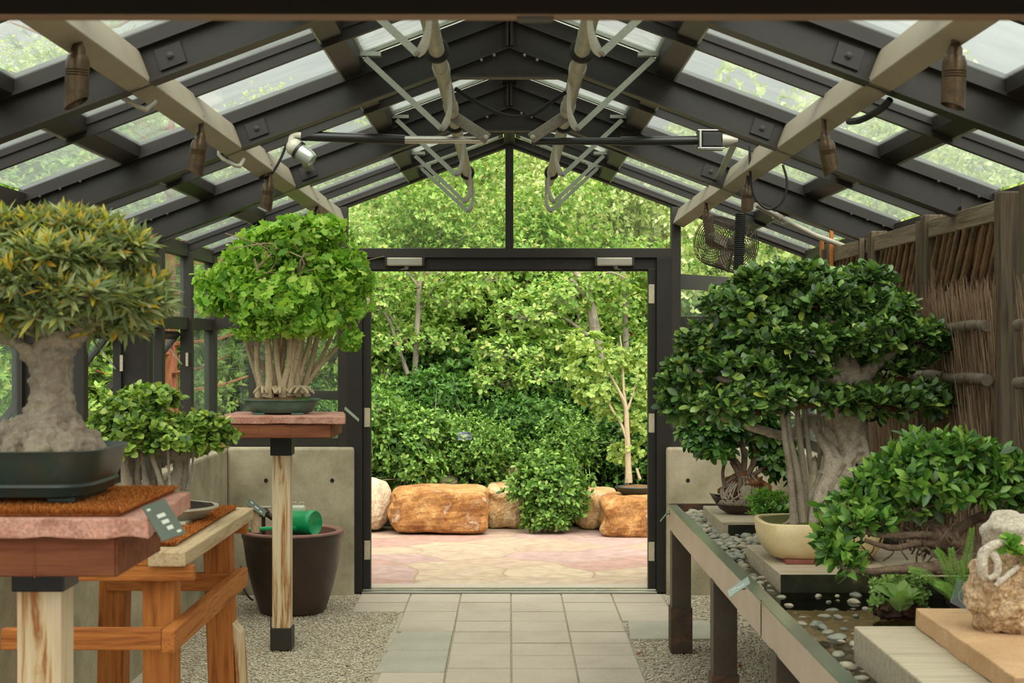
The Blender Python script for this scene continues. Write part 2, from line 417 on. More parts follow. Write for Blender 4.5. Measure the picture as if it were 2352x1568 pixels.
# glass
wn = 0
def pane(mb, m):
    global wn
    wn += 1; return struct('window_%d' % wn, mb, m)
for y0, y1 in zip(ALLY[:-1], ALLY[1:]):
    for sg in (-1, 1):
        for xa, xb in ((.65, 1.465), (1.535, 1.93)):
            b = MB(); roofbox(b, sg, xa, xb, y0 + .02, y1 - .02, .002, .006); pane(b, m_glass)
        b = MB(); b.box(sg * 1.95 - .003, sg * 1.95 + .003, y0 + .02, y1 - .02, 1.77, 2.135); pane(b, m_sglass)
        if not (sg < 0 and (abs(y0 - 6.65) < .02 or abs(y0 - 8.14) < .02)):
            b = MB(); b.box(sg * 1.95 - .003, sg * 1.95 + .003, y0 + .02, y1 - .02, 1.0, 1.70); pane(b, m_sglass)
# ridge vents: one sash per bay and slope, hinged at the ridge
n_v = 0
ordn = ['nearest', 'second', 'third', 'fourth', 'far end']
for i, (y0, y1) in enumerate(zip([YN + .06] + RAF, RAF + [YF])):
    for sg in (-1, 1):
        t = thing('ridge_vent', 'pale sheeted ridge vent sash on the %s roof slope, %s bay from the camera' % ('left' if sg < 0 else 'right', ordn[i]), 'roof vent', (sg * .3, (y0 + y1) / 2, gz(.3)), 'ridge vent sashes')
        f = MB(); w = .03
        for xa, xb, ya, yb in ((.04, .07, y0, y1), (.575, .61, y0, y1), (.04, .61, y0 + .045, y0 + .075), (.04, .61, y1 - .075, y1 - .045)):
            roofbox(f, sg, xa, xb, ya + .04 if ya == y0 else ya, yb - .04 if yb == y1 else yb, -.05, -.01)
        obj('sash', f, m_galvd, t)
        g = MB(); roofbox(g, sg, .07, .575, y0 + .07, y1 - .07, -.03, -.024); obj('vent_sheet', g, m_vent, t)

# ---------------------------------------------------------------- end walls
def gable(Y, far):
    dp = .05
    def s(nm, mb, m=m_paint2, bevel=.003): return struct(nm, mb, m, bevel=bevel)
    b = MB()
    for sg in (-1, 1): roofbox(b, sg, 0, 1.98, Y - .035, Y + .035, -.01, .062)
    for sg in (-1, 1): roofbox(b, sg, 0, 1.98, Y - .055, Y - .035, .03, .045)
    s('gable_rafter', b)
    for sg in (-1, 1):
        b = MB(); b.box(sg * 1.945 - .035, sg * 1.945 + .035, Y - .04, Y + .04, .93, 2.2); s('corner_post', b)
        xc = 1.083
        b = MB(); b.box(sg * xc - .03, sg * xc + .03, Y - dp, Y + dp, .93, gz(xc) - .05); s('gable_post', b)
        x0, x1 = sorted((sg * 1.055, sg * 1.92))
        for za, zb in ((1.71, 1.79), (.945, 1.0)):
            b = MB(); b.box(x0, x1, Y - .03, Y + .03, za, zb); s('gable_transom', b)
        b = MB(); b.box(x0, x1, Y - .003, Y + .003, 1.0, 1.71); pane(b, m_gglass)
        b = MB()
        p = [(sg * 1.055, 1.79), (sg * 1.92, 1.79), (sg * 1.92, gz(1.92) - .05), (sg * 1.055, gz(1.055) - .05)]
        if sg < 0: p = [p[1], p[0], p[3], p[2]]
        b.add([(x, Y - .003, z) for x, z in p] + [(x, Y + .003, z) for x, z in p], [(0, 1, 2, 3), (7, 6, 5, 4), (0, 4, 5, 1), (1, 5, 6, 2), (2, 6, 7, 3), (3, 7, 4, 0)])
        pane(b, m_gglass)
    b = MB(); b.box(-1.06, 1.06, Y - dp, Y + dp, 2.17, 2.232); s('lintel', b)
    b = MB(); b.box(-.026, .026, Y - .04, Y + .04, 2.232, GZ - .05); b.box(-.006, .006, Y - .052, Y - .04, 2.232, GZ - .05); s('gable_mullion', b)
    for sg in (-1, 1):
        xs = [.03, 1.05]
        p = [(sg * .03, 2.235), (sg * 1.05, 2.235), (sg * 1.05, gz(1.05) - .055), (sg * .03, gz(.03) - .055)]
        if sg < 0: p = [p[1], p[0], p[3], p[2]]
        b = MB(); b.add([(x, Y - .003, z) for x, z in p] + [(x, Y + .003, z) for x, z in p], [(0, 1, 2, 3), (7, 6, 5, 4), (0, 4, 5, 1), (1, 5, 6, 2), (2, 6, 7, 3), (3, 7, 4, 0)])
        pane(b, m_gglass)
    b = MB(); b.box(-1.0, 1.0, Y - .015, Y + .05, 2.095, 2.17); b.box(-.93, .93, Y + .0, Y + .05, 2.085, 2.095); s('door_head', b, m_paint)
    for sg in (-1, 1):
        b = MB()
        x0, x1 = sorted((sg * .955, sg * 1.055)); b.box(x0, x1, Y - .05, Y + .05, 0, 2.17)
        x0, x1 = sorted((sg * .903, sg * .955)); b.box(x0, x1, Y - .017, Y + .05, 0, 2.1)
        s('door_jamb', b, m_paint)
gable(YF, True); 
# near end: its header is the dark band at the top of the view
b = MB(); b.box(-1.3, 1.3, 2.143, 2.181, H + .474, H + .62); b.box(-1.3, 1.3, 2.181, 2.24, H + .52, H + .62); struct('header_near', b, M('dark_brown_header', ['120e09', '1a140d'], .8, scale=3, spec=.1), bevel=.004)
b = MB(); b.box(-1.3, 1.3, 2.145, 2.1805, H + .4725, H + .474); struct('header_lit_underside', b, M('lit_underside_brown', ['6a5340', '7a624c'], .7, scale=3))  # thin lighter sheet: bounced light put into the underside's colour
b = MB(); b.box(.012, .064, 2.150, 2.176, H + .468, H + .474); struct('door_strike', b, m_paint2, bevel=.002)
for sg in (-1, 1):
    b = MB(); b.box(sg * 1.0 - .06, sg * 1.0 + .06, 2.1, 2.22, 0, H + .5); struct('near_door_jamb', b, m_paint2)
    b = MB(); b.box(sg * 1.945 - .035, sg * 1.945 + .035, 2.12, 2.2, .93, 2.2); struct('near_corner_post', b, m_paint2)
    b = MB(); x0, x1 = sorted((sg * 1.06, sg * 2.05)); b.box(x0, x1, 2.06, 2.26, 0, .93); struct('wall_near', b, m_conc)
b = MB()
for sg in (-1, 1): roofbox(b, sg, 0, 1.98, 2.12, 2.2, -.01, .07)
struct('near_gable_rafter', b, m_paint2)
# unseen hood, added over the near door to keep the header dark
m_shade_hood = M('dark_shade_hood', ['2a2620', '393329'], rough=.8, scale=3, stretch=(1, 10, 1))
b = MB(); b.box(-1.6, 1.6, .75, 2.14, 2.33, 2.39); struct('header_shade_hood', b, m_shade_hood)
for sg in (-1, 1):
    b = MB(); b.box(sg * 1.45 - .05, sg * 1.45 + .05, .8, .9, 0, 2.33); struct('shade_hood_post', b, m_shade_hood)
b = MB(); b.box(-1.3, 1.3, 2.15, 2.2, H + .6, 2.45); b.box(-2.0, -1.06, 2.15, 2.2, 1.75, 2.2); b.box(1.06, 2.0, 2.15, 2.2, 1.75, 2.2); struct('wall_front', b, m_paint2)

# concrete base walls
def conc(name, x0, x1, y0, y1, z1, holes):
    b = MB(); c = .02
    b.box(x0, x1, y0, y1, -.1, z1)
    o = struct(name, b, m_conc, bevel=.016)
    for hx, hy, hz, ax in holes:
        h = MB(); h.lathe([(0, 0), (.013, 0), (.013, .004), (0, .004)], (0, 0, 0), n=16)
        h.v = [(hx + x, hy - z, hz + y) if ax == 'y' else (hx + z, hy + x, hz + y) for x, y, z in h.v]
        obj('tie_hole', h, m_dark, o)
    return o
conc('wall_left', -2.06, -1.82, 2.2, 9.78, .935, [(-1.82, 7.2, .55, 'x')])
conc('wall_right', 1.82, 2.06, 2.2, 9.78, .935, [])
zh = H - (1103 - 784) * 9.55 / F
conc('wall_back_left', -1.82, -1.005, 9.55, 9.78, .943, [((611 - CX) * 9.55 / F, 9.55, zh, 'y'), ((763 - CX) * 9.55 / F, 9.55, zh, 'y')])
conc('wall_back_right', 1.015, 1.82, 9.55, 9.78, .943, [((1580 - CX) * 9.55 / F, 9.55, zh, 'y')])

# ---------------------------------------------------------------- open door leaves, closers, hinges
for sg, ang, nm in ((-1, 205, 'door_1'), (1, 50, 'door_2')):
    hx = sg * .955; a = math.radians(ang); d = Vector((math.cos(a), math.sin(a), 0))
    if sg < 0: d = Vector((-math.cos(math.radians(25)), math.sin(math.radians(25)), 0))
    nrm = Vector((-d.y, d.x, 0)); org = Vector((hx, YF + .09, 0)); W = .90
    t = thing(nm, None, None, org, kind='structure')
    f = MB()
    def q(u0, u1, z0, z1, th=.022):
        c = org + d * ((u0 + u1) / 2) + Vector((0, 0, (z0 + z1) / 2)); f.obox(c, d * ((u1 - u0) / 2), nrm * th, (0, 0, (z1 - z0) / 2))
    q(0, .06, .02, 2.08); q(W - .06, W, .02, 2.08); q(.06, W - .06, 1.98, 2.08); q(.06, W - .06, .02, .25); q(.06, W - .06, 1.24, 1.30)
    obj('leaf_frame', f, m_paint2, t)
    g = MB(); c = org + d * (W / 2) + Vector((0, 0, 1.1)); g.obox(c, d * (W / 2 - .05), nrm * .003, (0, 0, .88)); obj('leaf_glass', g, m_gglass, t)
hz = {-1: (690, 958, 1262), 1: (675, 971, 1265)}
for sg in (-1, 1):
    for py, w in zip(hz[sg], ('top', 'middle', 'bottom')):
        z = H - (py - CY) * YF / F
        t = thing('hinge_plate' if False else 'butt_hinge', '%s pale nickel hinge plate on the %s jamb of the open doorway' % (w, 'left' if sg < 0 else 'right'), 'hinge', (sg * .93, YF + .02, z), 'door hinges')
        b = MB(); x0, x1 = sorted((sg * .908, sg * .944)); b.box(x0, x1, YF - .022, YF - .017, z - .062, z + .062); obj('leaf_plate', b, m_hinge, t, bevel=.001)
        b = MB(); x0, x1 = sorted((sg * .905, sg * .921)); b.box(x0, x1, YF - .018, YF - .004, z - .06, z + .06); obj('hinge_pin', b, m_hinge, t, bevel=.002)
for px, nm in ((930, 'left'), (1411, 'right')):
    c = P(px, 601, YF - .04); t = thing('door_closer', 'grey metal door closer body above the %s half of the doorway' % nm, 'door closer', c, 'door closers')
    b = MB(); b.box(c.x - .115, c.x + .115, c.y - .03, c.y + .02, c.z - .026, c.z + .026); obj('body', b, m_alu, t, bevel=.006)
    for s2 in (-1, 1):
        b = MB(); b.box(c.x + s2 * .122 - .007, c.x + s2 * .122 + .007, c.y - .026, c.y + .02, c.z - .027, c.z + .027); obj('end_cap', b, m_paint2, t, bevel=.002)
    b = MB(); b.lathe([(0, -.045), (.014, -.045), (.018, -.026), (0, -.026)], (c.x + .01, c.y, c.z), n=16); obj('spindle', b, m_plate, t)
    s2 = -1 if nm == 'left' else 1
    b = MB(); b.bar((c.x + .01, c.y, c.z - .047), (c.x + s2 * .2, c.y + .22, c.z - .05), .022, .006); obj('arm', b, m_galvd, t)
b = MB(); b.box(-.955, .955, YF - .09, YF + .07, -.01, .012); b.box(-.955, .955, YF - .03, YF + .02, .012, .018); struct('threshold', b, m_chrome, bevel=.003)

# ---------------------------------------------------------------- floor
m_gravel = M('pea_gravel', ['8a8272', 'b3a993', 'c9bea6', 'a79d8a'], rough=.9, scale=90, bump=.9, bscale=110, fine=.5, detail=3, pos=[.3, .45, .58, .7])
b = MB(); b.box(-2.0, 2.0, 1.2, 9.6, -.12, -.010); struct('floor', b, m_gravel)
m_gst = leafmat('gravel_stones', ['7f7767', 'a69b85', 'bfb39b', 'cdc2ab', '95897a', 'b5a07f'], trans=0, rough=.9, spec=.2)
def stones(name, regs, n, s0, s1):
    tv = np.array([(1, 0, 0), (-1, 0, 0), (0, 1, 0), (0, -1, 0), (0, 0, .75), (0, 0, -.75)], float)
    tf = [(0, 2, 4), (2, 1, 4), (1, 3, 4), (3, 0, 4), (2, 0, 5), (1, 2, 5), (3, 1, 5), (0, 3, 5)]
    a = np.array([(r[1] - r[0]) * (r[3] - r[2]) for r in regs]); V = []
    pk = rng.choice(len(regs), n, p=a / a.sum()); R = np.array(regs)[pk]
    c = np.stack([rng.uniform(R[:, 0], R[:, 1]), rng.uniform(R[:, 2], R[:, 3]), np.full(n, -.006)], 1)
    s = rng.uniform(s0, s1, (n, 1, 1)) * rng.uniform(.6, 1.3, (n, 1, 3)); th = rng.uniform(0, 6.3, n)
    v = tv[None] * s; x = v[..., 0] * np.cos(th)[:, None] - v[..., 1] * np.sin(th)[:, None]; y = v[..., 0] * np.sin(th)[:, None] + v[..., 1] * np.cos(th)[:, None]
    v = np.stack([x, y, v[..., 2]], 2) + c[:, None]
    f = [tuple(i + 6 * k for i in q) for k in range(n) for q in tf]
    mb = MB(); mb.v = v.reshape(-1, 3).tolist(); mb.f = f; mb.s = [False] * len(f)
    return obj(name, mb, m_gst, label='pale pea gravel covering the ground either side of the paved path', cat='gravel', kind='stuff')
stones('gravel', [(-1.75, -.96, 7.4, 9.5), (-.97, -.66, 6.4, 9.0), (-1.6, -.97, 5.5, 7.4), (.66, 1.75, 6.2, 8.55), (.98, 1.8, 8.5, 9.5)], 26000, .0035, .0085)
cols_ = [-.957, -.635, -.312, .01, .333, .655, .978]; pr = .312; y_top = 9.555
pv = MB()
for r in range(27):
    y1 = y_top - r * pr; y0 = y1 - pr
    for c in range(6):
        if c == 0 and r > 1: continue
        if c == 5 and r > 2: continue
        if c == 1 and r in (4, 5, 6, 7): continue
        if y0 < 1.2: continue
        g = .0045; dz = random.uniform(-.002, .002)
        pv.box(cols_[c] + g, cols_[c + 1] - g, y0 + g * 1.9, y1 - g * 1.9, -.05, dz)
pv.box(-.631, -.317, y_top - 8 * pr + .004, y_top - 7.3 * pr - .004, -.05, .001)
struct('floor_path', pv, m_paver, bevel=.003)
for i, (x0, x1, ra, rb, lb) in enumerate(((-.655, -.318, 4, 5.66, 'blue grey flagstone on the left edge of the path, the one farther from the camera'), (-.67, -.318, 5.66, 7.3, 'blue grey flagstone on the left edge of the path, the one nearer the camera'), (.66, 1.16, 3, 4.7, 'blue grey flagstone beside the front leg of the steel pond trough'))):
    b = MB(); y1 = y_top - ra * pr - .006; y0 = y_top - rb * pr + .006
    n0 = len(b.v); jx = [(x0, y0 - .0), (x1, y0), (x1, y1), (x0 + (.05 if i == 0 else .03), y1)]
    b.prism(jx, -.05, .004); obj('flagstone', b, m_blue, bevel=.006, label=lb, cat='flagstone', group='blue grey flagstones by the path')
# ================================================================ pots, plants
def tpx(mb, pts, D, n=8, k=5, wob=.12, seed=None, cap=True):
    """a tapering limb through points (px, py, depth offset, radius in px) of the photograph, at distance D"""
    q = spline(pts, k); w = []; r = []
    for p in q:
        d = D + p[2]; w.append(P(p[0], p[1], d)); r.append(max(.0008, p[3] * D / F))
    return mb.tube(w, r, n, cap, True, wob, random.random() * 9 if seed is None else seed)
def padtips(pads, D, up=.35, flat=-.2, dep=.75, lo=.72):
    T, A = [], []
    for (px, py, rx, ry, dd, n) in pads:
        c = P(px, py, D + dd); s = D / F
        t, a = shell(c, (rx * s, rx * s * dep, ry * s), n, lo, up, flat)
        T.append(t); A.append(a)
    return T, A
def twigs(mb, T, pads, D, frac, r=.0016, low=.35):
    for t, (px, py, rx, ry, dd, n) in zip(T, pads):
        c = np.array(P(px, py + ry * low, D + dd))
        for p in t[rng.random(len(t)) < frac]:
            b = c + (p - c) * .15 + np.array([rng.normal() * .012, rng.normal() * .012, 0])
            m = (b + p) / 2 + rng.normal(size=3) * .012
            mb.tube([b, m, p], [r * 1.8, r * 1.2, r * .6], 4, False)

m_bark = M('pale_fig_bark', ['5c4836', '80725e', '8d8170', '958974', '847664'], rough=.85, scale=16, bump=.5, bscale=55, fine=.15, detail=8, pos=[.26, .36, .5, .62, .75])
m_bark2 = M('brown_bark', ['4f3f31', '6b5745', '7d6a55'], rough=.85, scale=30, bump=.6, bscale=90, fine=.3)
m_barkg = M('grey_fig_bark', ['8a7c6a', 'a6988390'[:6], 'b3a692', '77675a'], rough=.8, scale=16, bump=.5, bscale=80, fine=.25, detail=7)
m_stemb = M('beige_ginkgo_bark', ['9c8a6e', 'b9a685', 'a58f70'], rough=.8, scale=40, bump=.5, bscale=120, fine=.25)
m_soil = M('potting_soil', ['2a1c14', '3a281d', '4a3526'], rough=.95, scale=60, bump=1, bscale=160, fine=.4)
m_mulch = M('bark_mulch', ['5b4128', '7b5c3a', '8f6f48'], rough=.9, scale=70, bump=1, bscale=150, fine=.4)
m_moss = M('moss', ['4a5022', '6a6a2a', '5c4c26'], rough=.95, scale=30, bump=1, bscale=220, fine=.4)
m_potdg = M('dark_green_glaze', ['1f2a25', '2b3830', '37362c', '4d4132'], rough=.38, scale=6, bump=.08, bscale=30, pos=[.3, .5, .66, .8], fine=.12)
m_potg = M('celadon_green_glaze', ['3d5347', '4a6152', '567061'], rough=.3, scale=12, fine=.15)
m_potc = M('cream_yellow_glaze', ['cfb684', 'dcc494', 'e0cca0'], rough=.45, scale=10, fine=.14, bscale=120)
m_potw = M('grey_cream_ceramic', ['a8a088', 'b9b199'], rough=.5, scale=18, fine=.2)
m_terra = M('red_clay_foot', ['7a4436', '8c5244'], rough=.8, scale=20)
m_brown = M('brown_glazed_planter', ['2b211b', '3b2b23', '4a372d'], rough=.38, scale=3, fine=.15, bscale=60)
m_prim = M('terracotta_rim', ['7b5648', '94695a'], rough=.6, scale=14)
m_coir = M('orange_coir', ['6d3512', '9a5220', 'b4682e', '7e4016'], rough=.95, scale=60, bump=1, bscale=240, fine=.5)
m_pink = M('pink_sandstone', ['a5705c', 'b98470', 'c69683', '9c6a57'], rough=.9, scale=9, bump=.5, bscale=60, fine=.3)
cw = ['7a4219', 'a05e29', 'b06e33', '86491e']
m_cedx, m_cedy, m_cedz = (woodmat('cedar_' + a, cw, a) for a in 'xyz')
m_dcx = woodmat('dark_cedar', ['5a2f1c', '74432a', '82502f'], 'x')
pw = ['9c7c58', 'b09672', 'baa480', '987c5e']
m_paley = woodmat('pale_plank', pw, 'y')
m_palez = woodmat('weathered_post', ['b8a280', 'c4b090', 'ccba9a', 'c0a87e', '8f5527', 'c6b392'], 'z', scale=1.6)
m_weat = woodmat('weathered_grey_timber', ['8d7f68', 'ac9d84', 'b9ab93'], 'y', bump=.5)
m_weax = woodmat('weathered_grey_timber_x', ['93866f', 'b0a188', 'bdaf97'], 'x', bump=.5)
m_pale_block = woodmat('pale_timber', ['9f937c', 'b2a68e', 'bcb098'], 'x', bump=.35)

l_ylw = leafmat('willow_leaf', ['546a3c', '728652', '95a470', '809060', 'b0b684', 'a4aa54', 'c6b244', 'd2a03e'], [0, .18, .4, .58, .76, .88, .95, 1], .28, .4, .4)
l_ylw2 = leafmat('willow_leaf_new', ['b8b84c', 'd0c650', 'e0c850', 'd8ac4a', 'b0be7c', 'c8ca74'], None, .35, .4, .4)
l_gink = leafmat('ginkgo_leaf', ['5f9430', '88b63e', 'a2cc4c', 'bedc62', '72a640', 'd0e070'], None, .38, .5, .3)
l_mid = leafmat('small_round_leaf', ['405a26', '587a30', '88aa42', 'b0c85a', '6c8e42', 'c4d470', '8a683f'], [0, .2, .45, .65, .8, .93, 1], .25, .35, .5)
l_dark = leafmat('dark_fig_leaf', ['2f4824', '425f30', '587a3a', '6f9148', '94b45a', 'b0b64c'], [0, .25, .5, .75, .93, 1], .2, .3, .5)
l_fresh = leafmat('fresh_fig_leaf', ['345626', '4a7430', '68963e', '96ba52', '466c38'], None, .3, .32, .5)
l_schef = leafmat('umbrella_leaf', ['2b4a20', '3f662c', '5a8438', '86aa52'], None, .25, .3, .5)
l_succ = leafmat('succulent_leaf', ['a0c86c', 'b8da80', 'cce498', '88b45e', 'd0dc98'], None, .25, .4, .4)
l_fern = leafmat('fern_frond', ['55832e', '6f9e3c', '8cb450'], None, .4, .45, .3)

def bonsai_soil(mb, c, rx, ry, z, sq=2.0, bump=.012, seed=0):
    n, m = 36, 7; vs = []; fs = []
    for j in range(m + 1):
        r = j / m
        for k in range(n):
            a = 2 * PI * k / n; ca, sa = math.cos(a), math.sin(a); q = (abs(ca) ** sq + abs(sa) ** sq) ** (-1 / sq)
            x, y = r * q * ca * rx, r * q * sa * ry
            h = bump * (1 - r * r) + .006 * noise.noise(Vector((x * 40, y * 40, seed)))
            vs.append((c[0] + x, c[1] + y, z + h))
    for j in range(m):
        for k in range(n): fs.append((j * n + k, (j + 1) * n + k, (j + 1) * n + (k + 1) % n, j * n + (k + 1) % n))
    return mb.add(vs, fs, True)

# ---------------------------------------------------------------- near pedestal, left
def pedestal(label, poly, ztop, thick, zf, frame, post, pz, shoe, collar, group):
    """stone slab on a wooden frame on a timber post; everything bolted together except the slab"""
    t = thing('plant_pedestal', label, 'plant stand', (post[0], post[1], 0), group)
    b = MB(); x0, x1, y0, y1 = frame
    b.box(x0, x1, y0, y1, zf[0], zf[1]); obj('top_frame', b, m_dcx, t, bevel=.004)
    b = MB(); b.box(x0 + .004, x1 - .004, y0 - .012, y0, zf[0] + .004, zf[1] - .004); 
    for k in (.33, .62): b.box(x0 + (x1 - x0) * k - .002, x0 + (x1 - x0) * k + .002, y0 - .014, y0 - .011, zf[0], zf[1])
    obj('fascia_board', b, m_dcx, t, bevel=.002)
    w = post[2] / 2; b = MB(); b.box(post[0] - w, post[0] + w, post[1] - w, post[1] + w, pz[0], pz[1]); obj('post', b, m_palez, t, bevel=.004)
    w2 = w + .009
    b = MB(); b.box(post[0] - w2, post[0] + w2, post[1] - w2, post[1] + w2, collar[0], collar[1]); obj('collar', b, m_black, t, bevel=.003)
    if shoe:
        b = MB(); b.box(post[0] - w2, post[0] + w2, post[1] - w2, post[1] + w2, 0, shoe); b.box(post[0] - w2, post[0] - w2 + .006, post[1] - w2, post[1] - w, shoe, shoe + .06); obj('base_shoe', b, m_paint2, t, bevel=.002)
    return t
def slab(label, poly, z0, z1, m=m_pink):
    b = MB(); n = 14; P2 = []
    for i in range(len(poly)):
        a, c = Vector(poly[i]), Vector(poly[(i + 1) % len(poly)])
        for k in range(n):
            p = a.lerp(c, k / n); w = .006 * noise.noise(Vector((p.x * 14, p.y * 14, z0)))
            P2.append((p.x + w, p.y + w))
    b.prism(P2, z0, z1); lo = len(P2)
    for i in range(lo):
        x, y, z = b.v[i]; w = .012 * noise.noise(Vector((x * 20, y * 20, 5))); b.v[i] = (x * 1, y + (.006 + w * .5), z + w * .4)
    return obj('stone_slab', b, m, bevel=.004, label=label, cat='stone slab')
ped1 = pedestal('near wooden pedestal with a black collar and flaking pale post, under the willow-leaf fig', None, 0, 0, (1.137, 1.225), (-1.26, -.815, 3.08, 3.46), (-1.04, 3.32, .098), (0, 1.14), .1, (1.075, 1.137), 'wooden bonsai pedestals')
slab('large pink sandstone slab under the coir mat and the thick-trunked fig', [(-1.34, 3.02), (-.737, 3.01), (-.765, 3.54), (-1.35, 3.56)], 1.226, 1.267)
ped2 = pedestal('slim wooden pedestal on a pale weathered post, holding up the ginkgo grove', None, 0, 0, (1.128, 1.203), (-1.475, -.915, 7.62, 8.1), (-1.205, 7.86, .095), (0, 1.13), .115, (1.025, 1.128), 'wooden bonsai pedestals')
slab('pink sandstone slab carrying the ginkgo grove on its slim pedestal', [(-1.50, 7.60), (-.84, 7.58), (-.905, 8.12), (-1.50, 8.14)], 1.204, 1.242)
def coir(label, x0, x1, y0, y1, z, th=.016):
    t = thing('coir_mat', label, 'mat', ((x0 + x1) / 2, (y0 + y1) / 2, z), 'coir mats')
    b = MB(); b.box(x0, x1, y0, y1, z, z + th * .6); obj('backing', b, m_coir, t, bevel=.003)
    n = int(min(42000, (x1 - x0) * (y1 - y0) * 170000)); pos = np.stack([rng.uniform(x0, x1, n), rng.uniform(y0, y1, n), np.full(n, z + th * .45)], 1)
    d = rng.normal(size=(n, 3)) * .55; d[:, 2] = 1; nn = rng.normal(size=(n, 3)); nn[:, 2] *= .2
    e = n // 6; edge = rng.integers(0, 3, e); pos[:e, 0] = np.where(edge == 0, x1, pos[:e, 0]); d[:e, 0] += np.where(edge == 0, .9, 0); pos[:e, 1] = np.where(edge == 1, y0, pos[:e, 1]); d[:e, 1] -= np.where(edge == 1, .9, 0)
    leafobj('pile', (pos, d, nn, rng.uniform(.007, .014, n)), 'lance', m_pile, t); return t
m_pile = leafmat('coir_fibre', ['7c3f18', 'a05a26', 'bd7434', 'cc8a4a', '8e4c1e'], None, 0, .9, .1)
coir('orange coir mat under the dark green pot of the thick-trunked fig', -1.3, -.80, 3.0 + .04, 3.54, 1.267)

# near bonsai: thick trunk, narrow yellowing leaves
D1 = 3.28
t = thing('fig_bonsai', 'thick-trunked fig bonsai with narrow yellow-green leaves in a dark green pot, nearest on the left', 'bonsai', (-1.06, 3.28, 1.283), 'potted bonsai')
b = MB(); b.lathe([(0, .012), (.15, .012), (.163, .016), (.168, .03), (.172, .036), (.168, .042), (.176, .06), (.184, .098), (.190, .112), (.182, .113), (.172, .098), (0, .098)], (-1.065, 3.28, 1.283), n=64, sx=1.02, sy=.98, sq=5)
pot = obj('pot', b, m_potdg, t)
for sx in (-.11, .11):
    b = MB(); b.box(-1.065 + sx - .03, -1.065 + sx + .03, 3.15, 3.41, 1.283, 1.297); obj('foot', b, m_potdg, pot, bevel=.004)
b = MB(); bonsai_soil(b, (-1.065, 3.28), .176, .168, 1.383, 5, .012); obj('moss', b, m_moss, t)
b = MB()
tpx(b, [(112, 1062, 0, 118), (112, 1030, 0, 108), (112, 990, 0, 86), (116, 950, 0, 62), (118, 905, 0, 47), (120, 850, 0, 43), (122, 800, 0, 44), (122, 760, 0, 38)], D1, 40, 6, .22, 3)
tpx(b, [(150, 800, .0, 26), (180, 765, .02, 21), (215, 735, .0, 18), (262, 722, 0, 12), (310, 706, 0, 8), (345, 690, 0, 5)], D1, 12)
tpx(b, [(95, 850, 0, 24), (58, 800, -.02, 18), (20, 778, 0, 15), (-20, 760, 0, 13)], D1, 12)
tpx(b, [(118, 780, 0, 24), (110, 730, 0, 20), (100, 660, 0, 15), (120, 580, 0, 9)], D1, 12)
tpx(b, [(130, 780, .03, 20), (175, 700, .05, 14), (220, 640, .0, 10), (262, 600, 0, 6)], D1, 12)
tpx(b, [(100, 780, .05, 20), (60, 700, .08, 14), (10, 640, .0, 10)], D1, 12)
for q in ((175, 1000, -.05), (60, 1010, -.06), (20, 1000, 0), (205, 1030, 0), (120, 985, -.07), (100, 1035, -.1), (158, 1030, -.09)):
    c = P(q[0], q[1], D1 + q[2]); b.ball(c, .030, .03, .034, 14, 10, .3, 2.5, q[0])
for pts in ([(120, 1000, -.09, 22), (100, 1035, -.12, 16), (60, 1052, -.135, 12), (0, 1060, -.14, 9)], [(60, 990, -.06, 26), (30, 1025, -.1, 20), (10, 1052, -.12, 12)], [(170, 1000, -.05, 28), (205, 1028, -.07, 20), (222, 1050, -.07, 13)],
            [(130, 1020, -.1, 18), (142, 1045, -.13, 13), (150, 1062, -.14, 8)], [(85, 1000, -.09, 24), (75, 1040, -.13, 18), (70, 1060, -.14, 11)], [(-20, 1010, -.03, 30), (-60, 1045, -.05, 18)], [(200, 1000, .02, 24), (228, 1032, .0, 18), (236, 1052, 0, 10)]):
    tpx(b, pts, D1, 12, 5, .2)
obj('trunk', b, m_bark, t, remesh=.0042, disp=.026, dscale=.022, smoothit=1)
pads = [(30, 545, 105, 45, 0, 165), (150, 535, 110, 40, 0, 180), (245, 570, 90, 42, 0, 150), (130, 585, 110, 34, -.1, 110), (300, 690, 84, 44, 0, 170), (190, 672, 90, 36, -.12, 120), (60, 640, 110, 40, -.1, 150), (20, 712, 90, 42, -.06, 120), (250, 742, 90, 30, .05, 90), (-70, 620, 90, 100, 0, 130), (325, 655, 46, 30, .05, 50), (120, 610, 140, 70, .16, 110), (110, 715, 60, 26, -.12, 50)]
T, A = padtips(pads, D1, .5)
b = MB(); twigs(b, T, pads, D1, .25, .0016); obj('twigs', b, m_bark2, t)
for i, (tt_, aa) in enumerate(zip(T, A)):
    leafobj('foliage_pad', rosettes(tt_, aa, 8, .046, (.5, 1.4), .3), 'lance', l_ylw, t)
top = [k for k in range(len(T)) if pads[k][1] < 700]
tt_ = np.concatenate([T[k][A[k][:, 2] > .82] for k in top]); aa = np.concatenate([A[k][A[k][:, 2] > .82] for k in top])
sel = rng.random(len(tt_)) < .62
leafobj('new_growth', rosettes(tt_[sel] + np.array([0, 0, .006]), aa[sel], 4, .038, (.3, 1.0)), 'lance', l_ylw2, t, 'yellow new leaves on top of the crown')

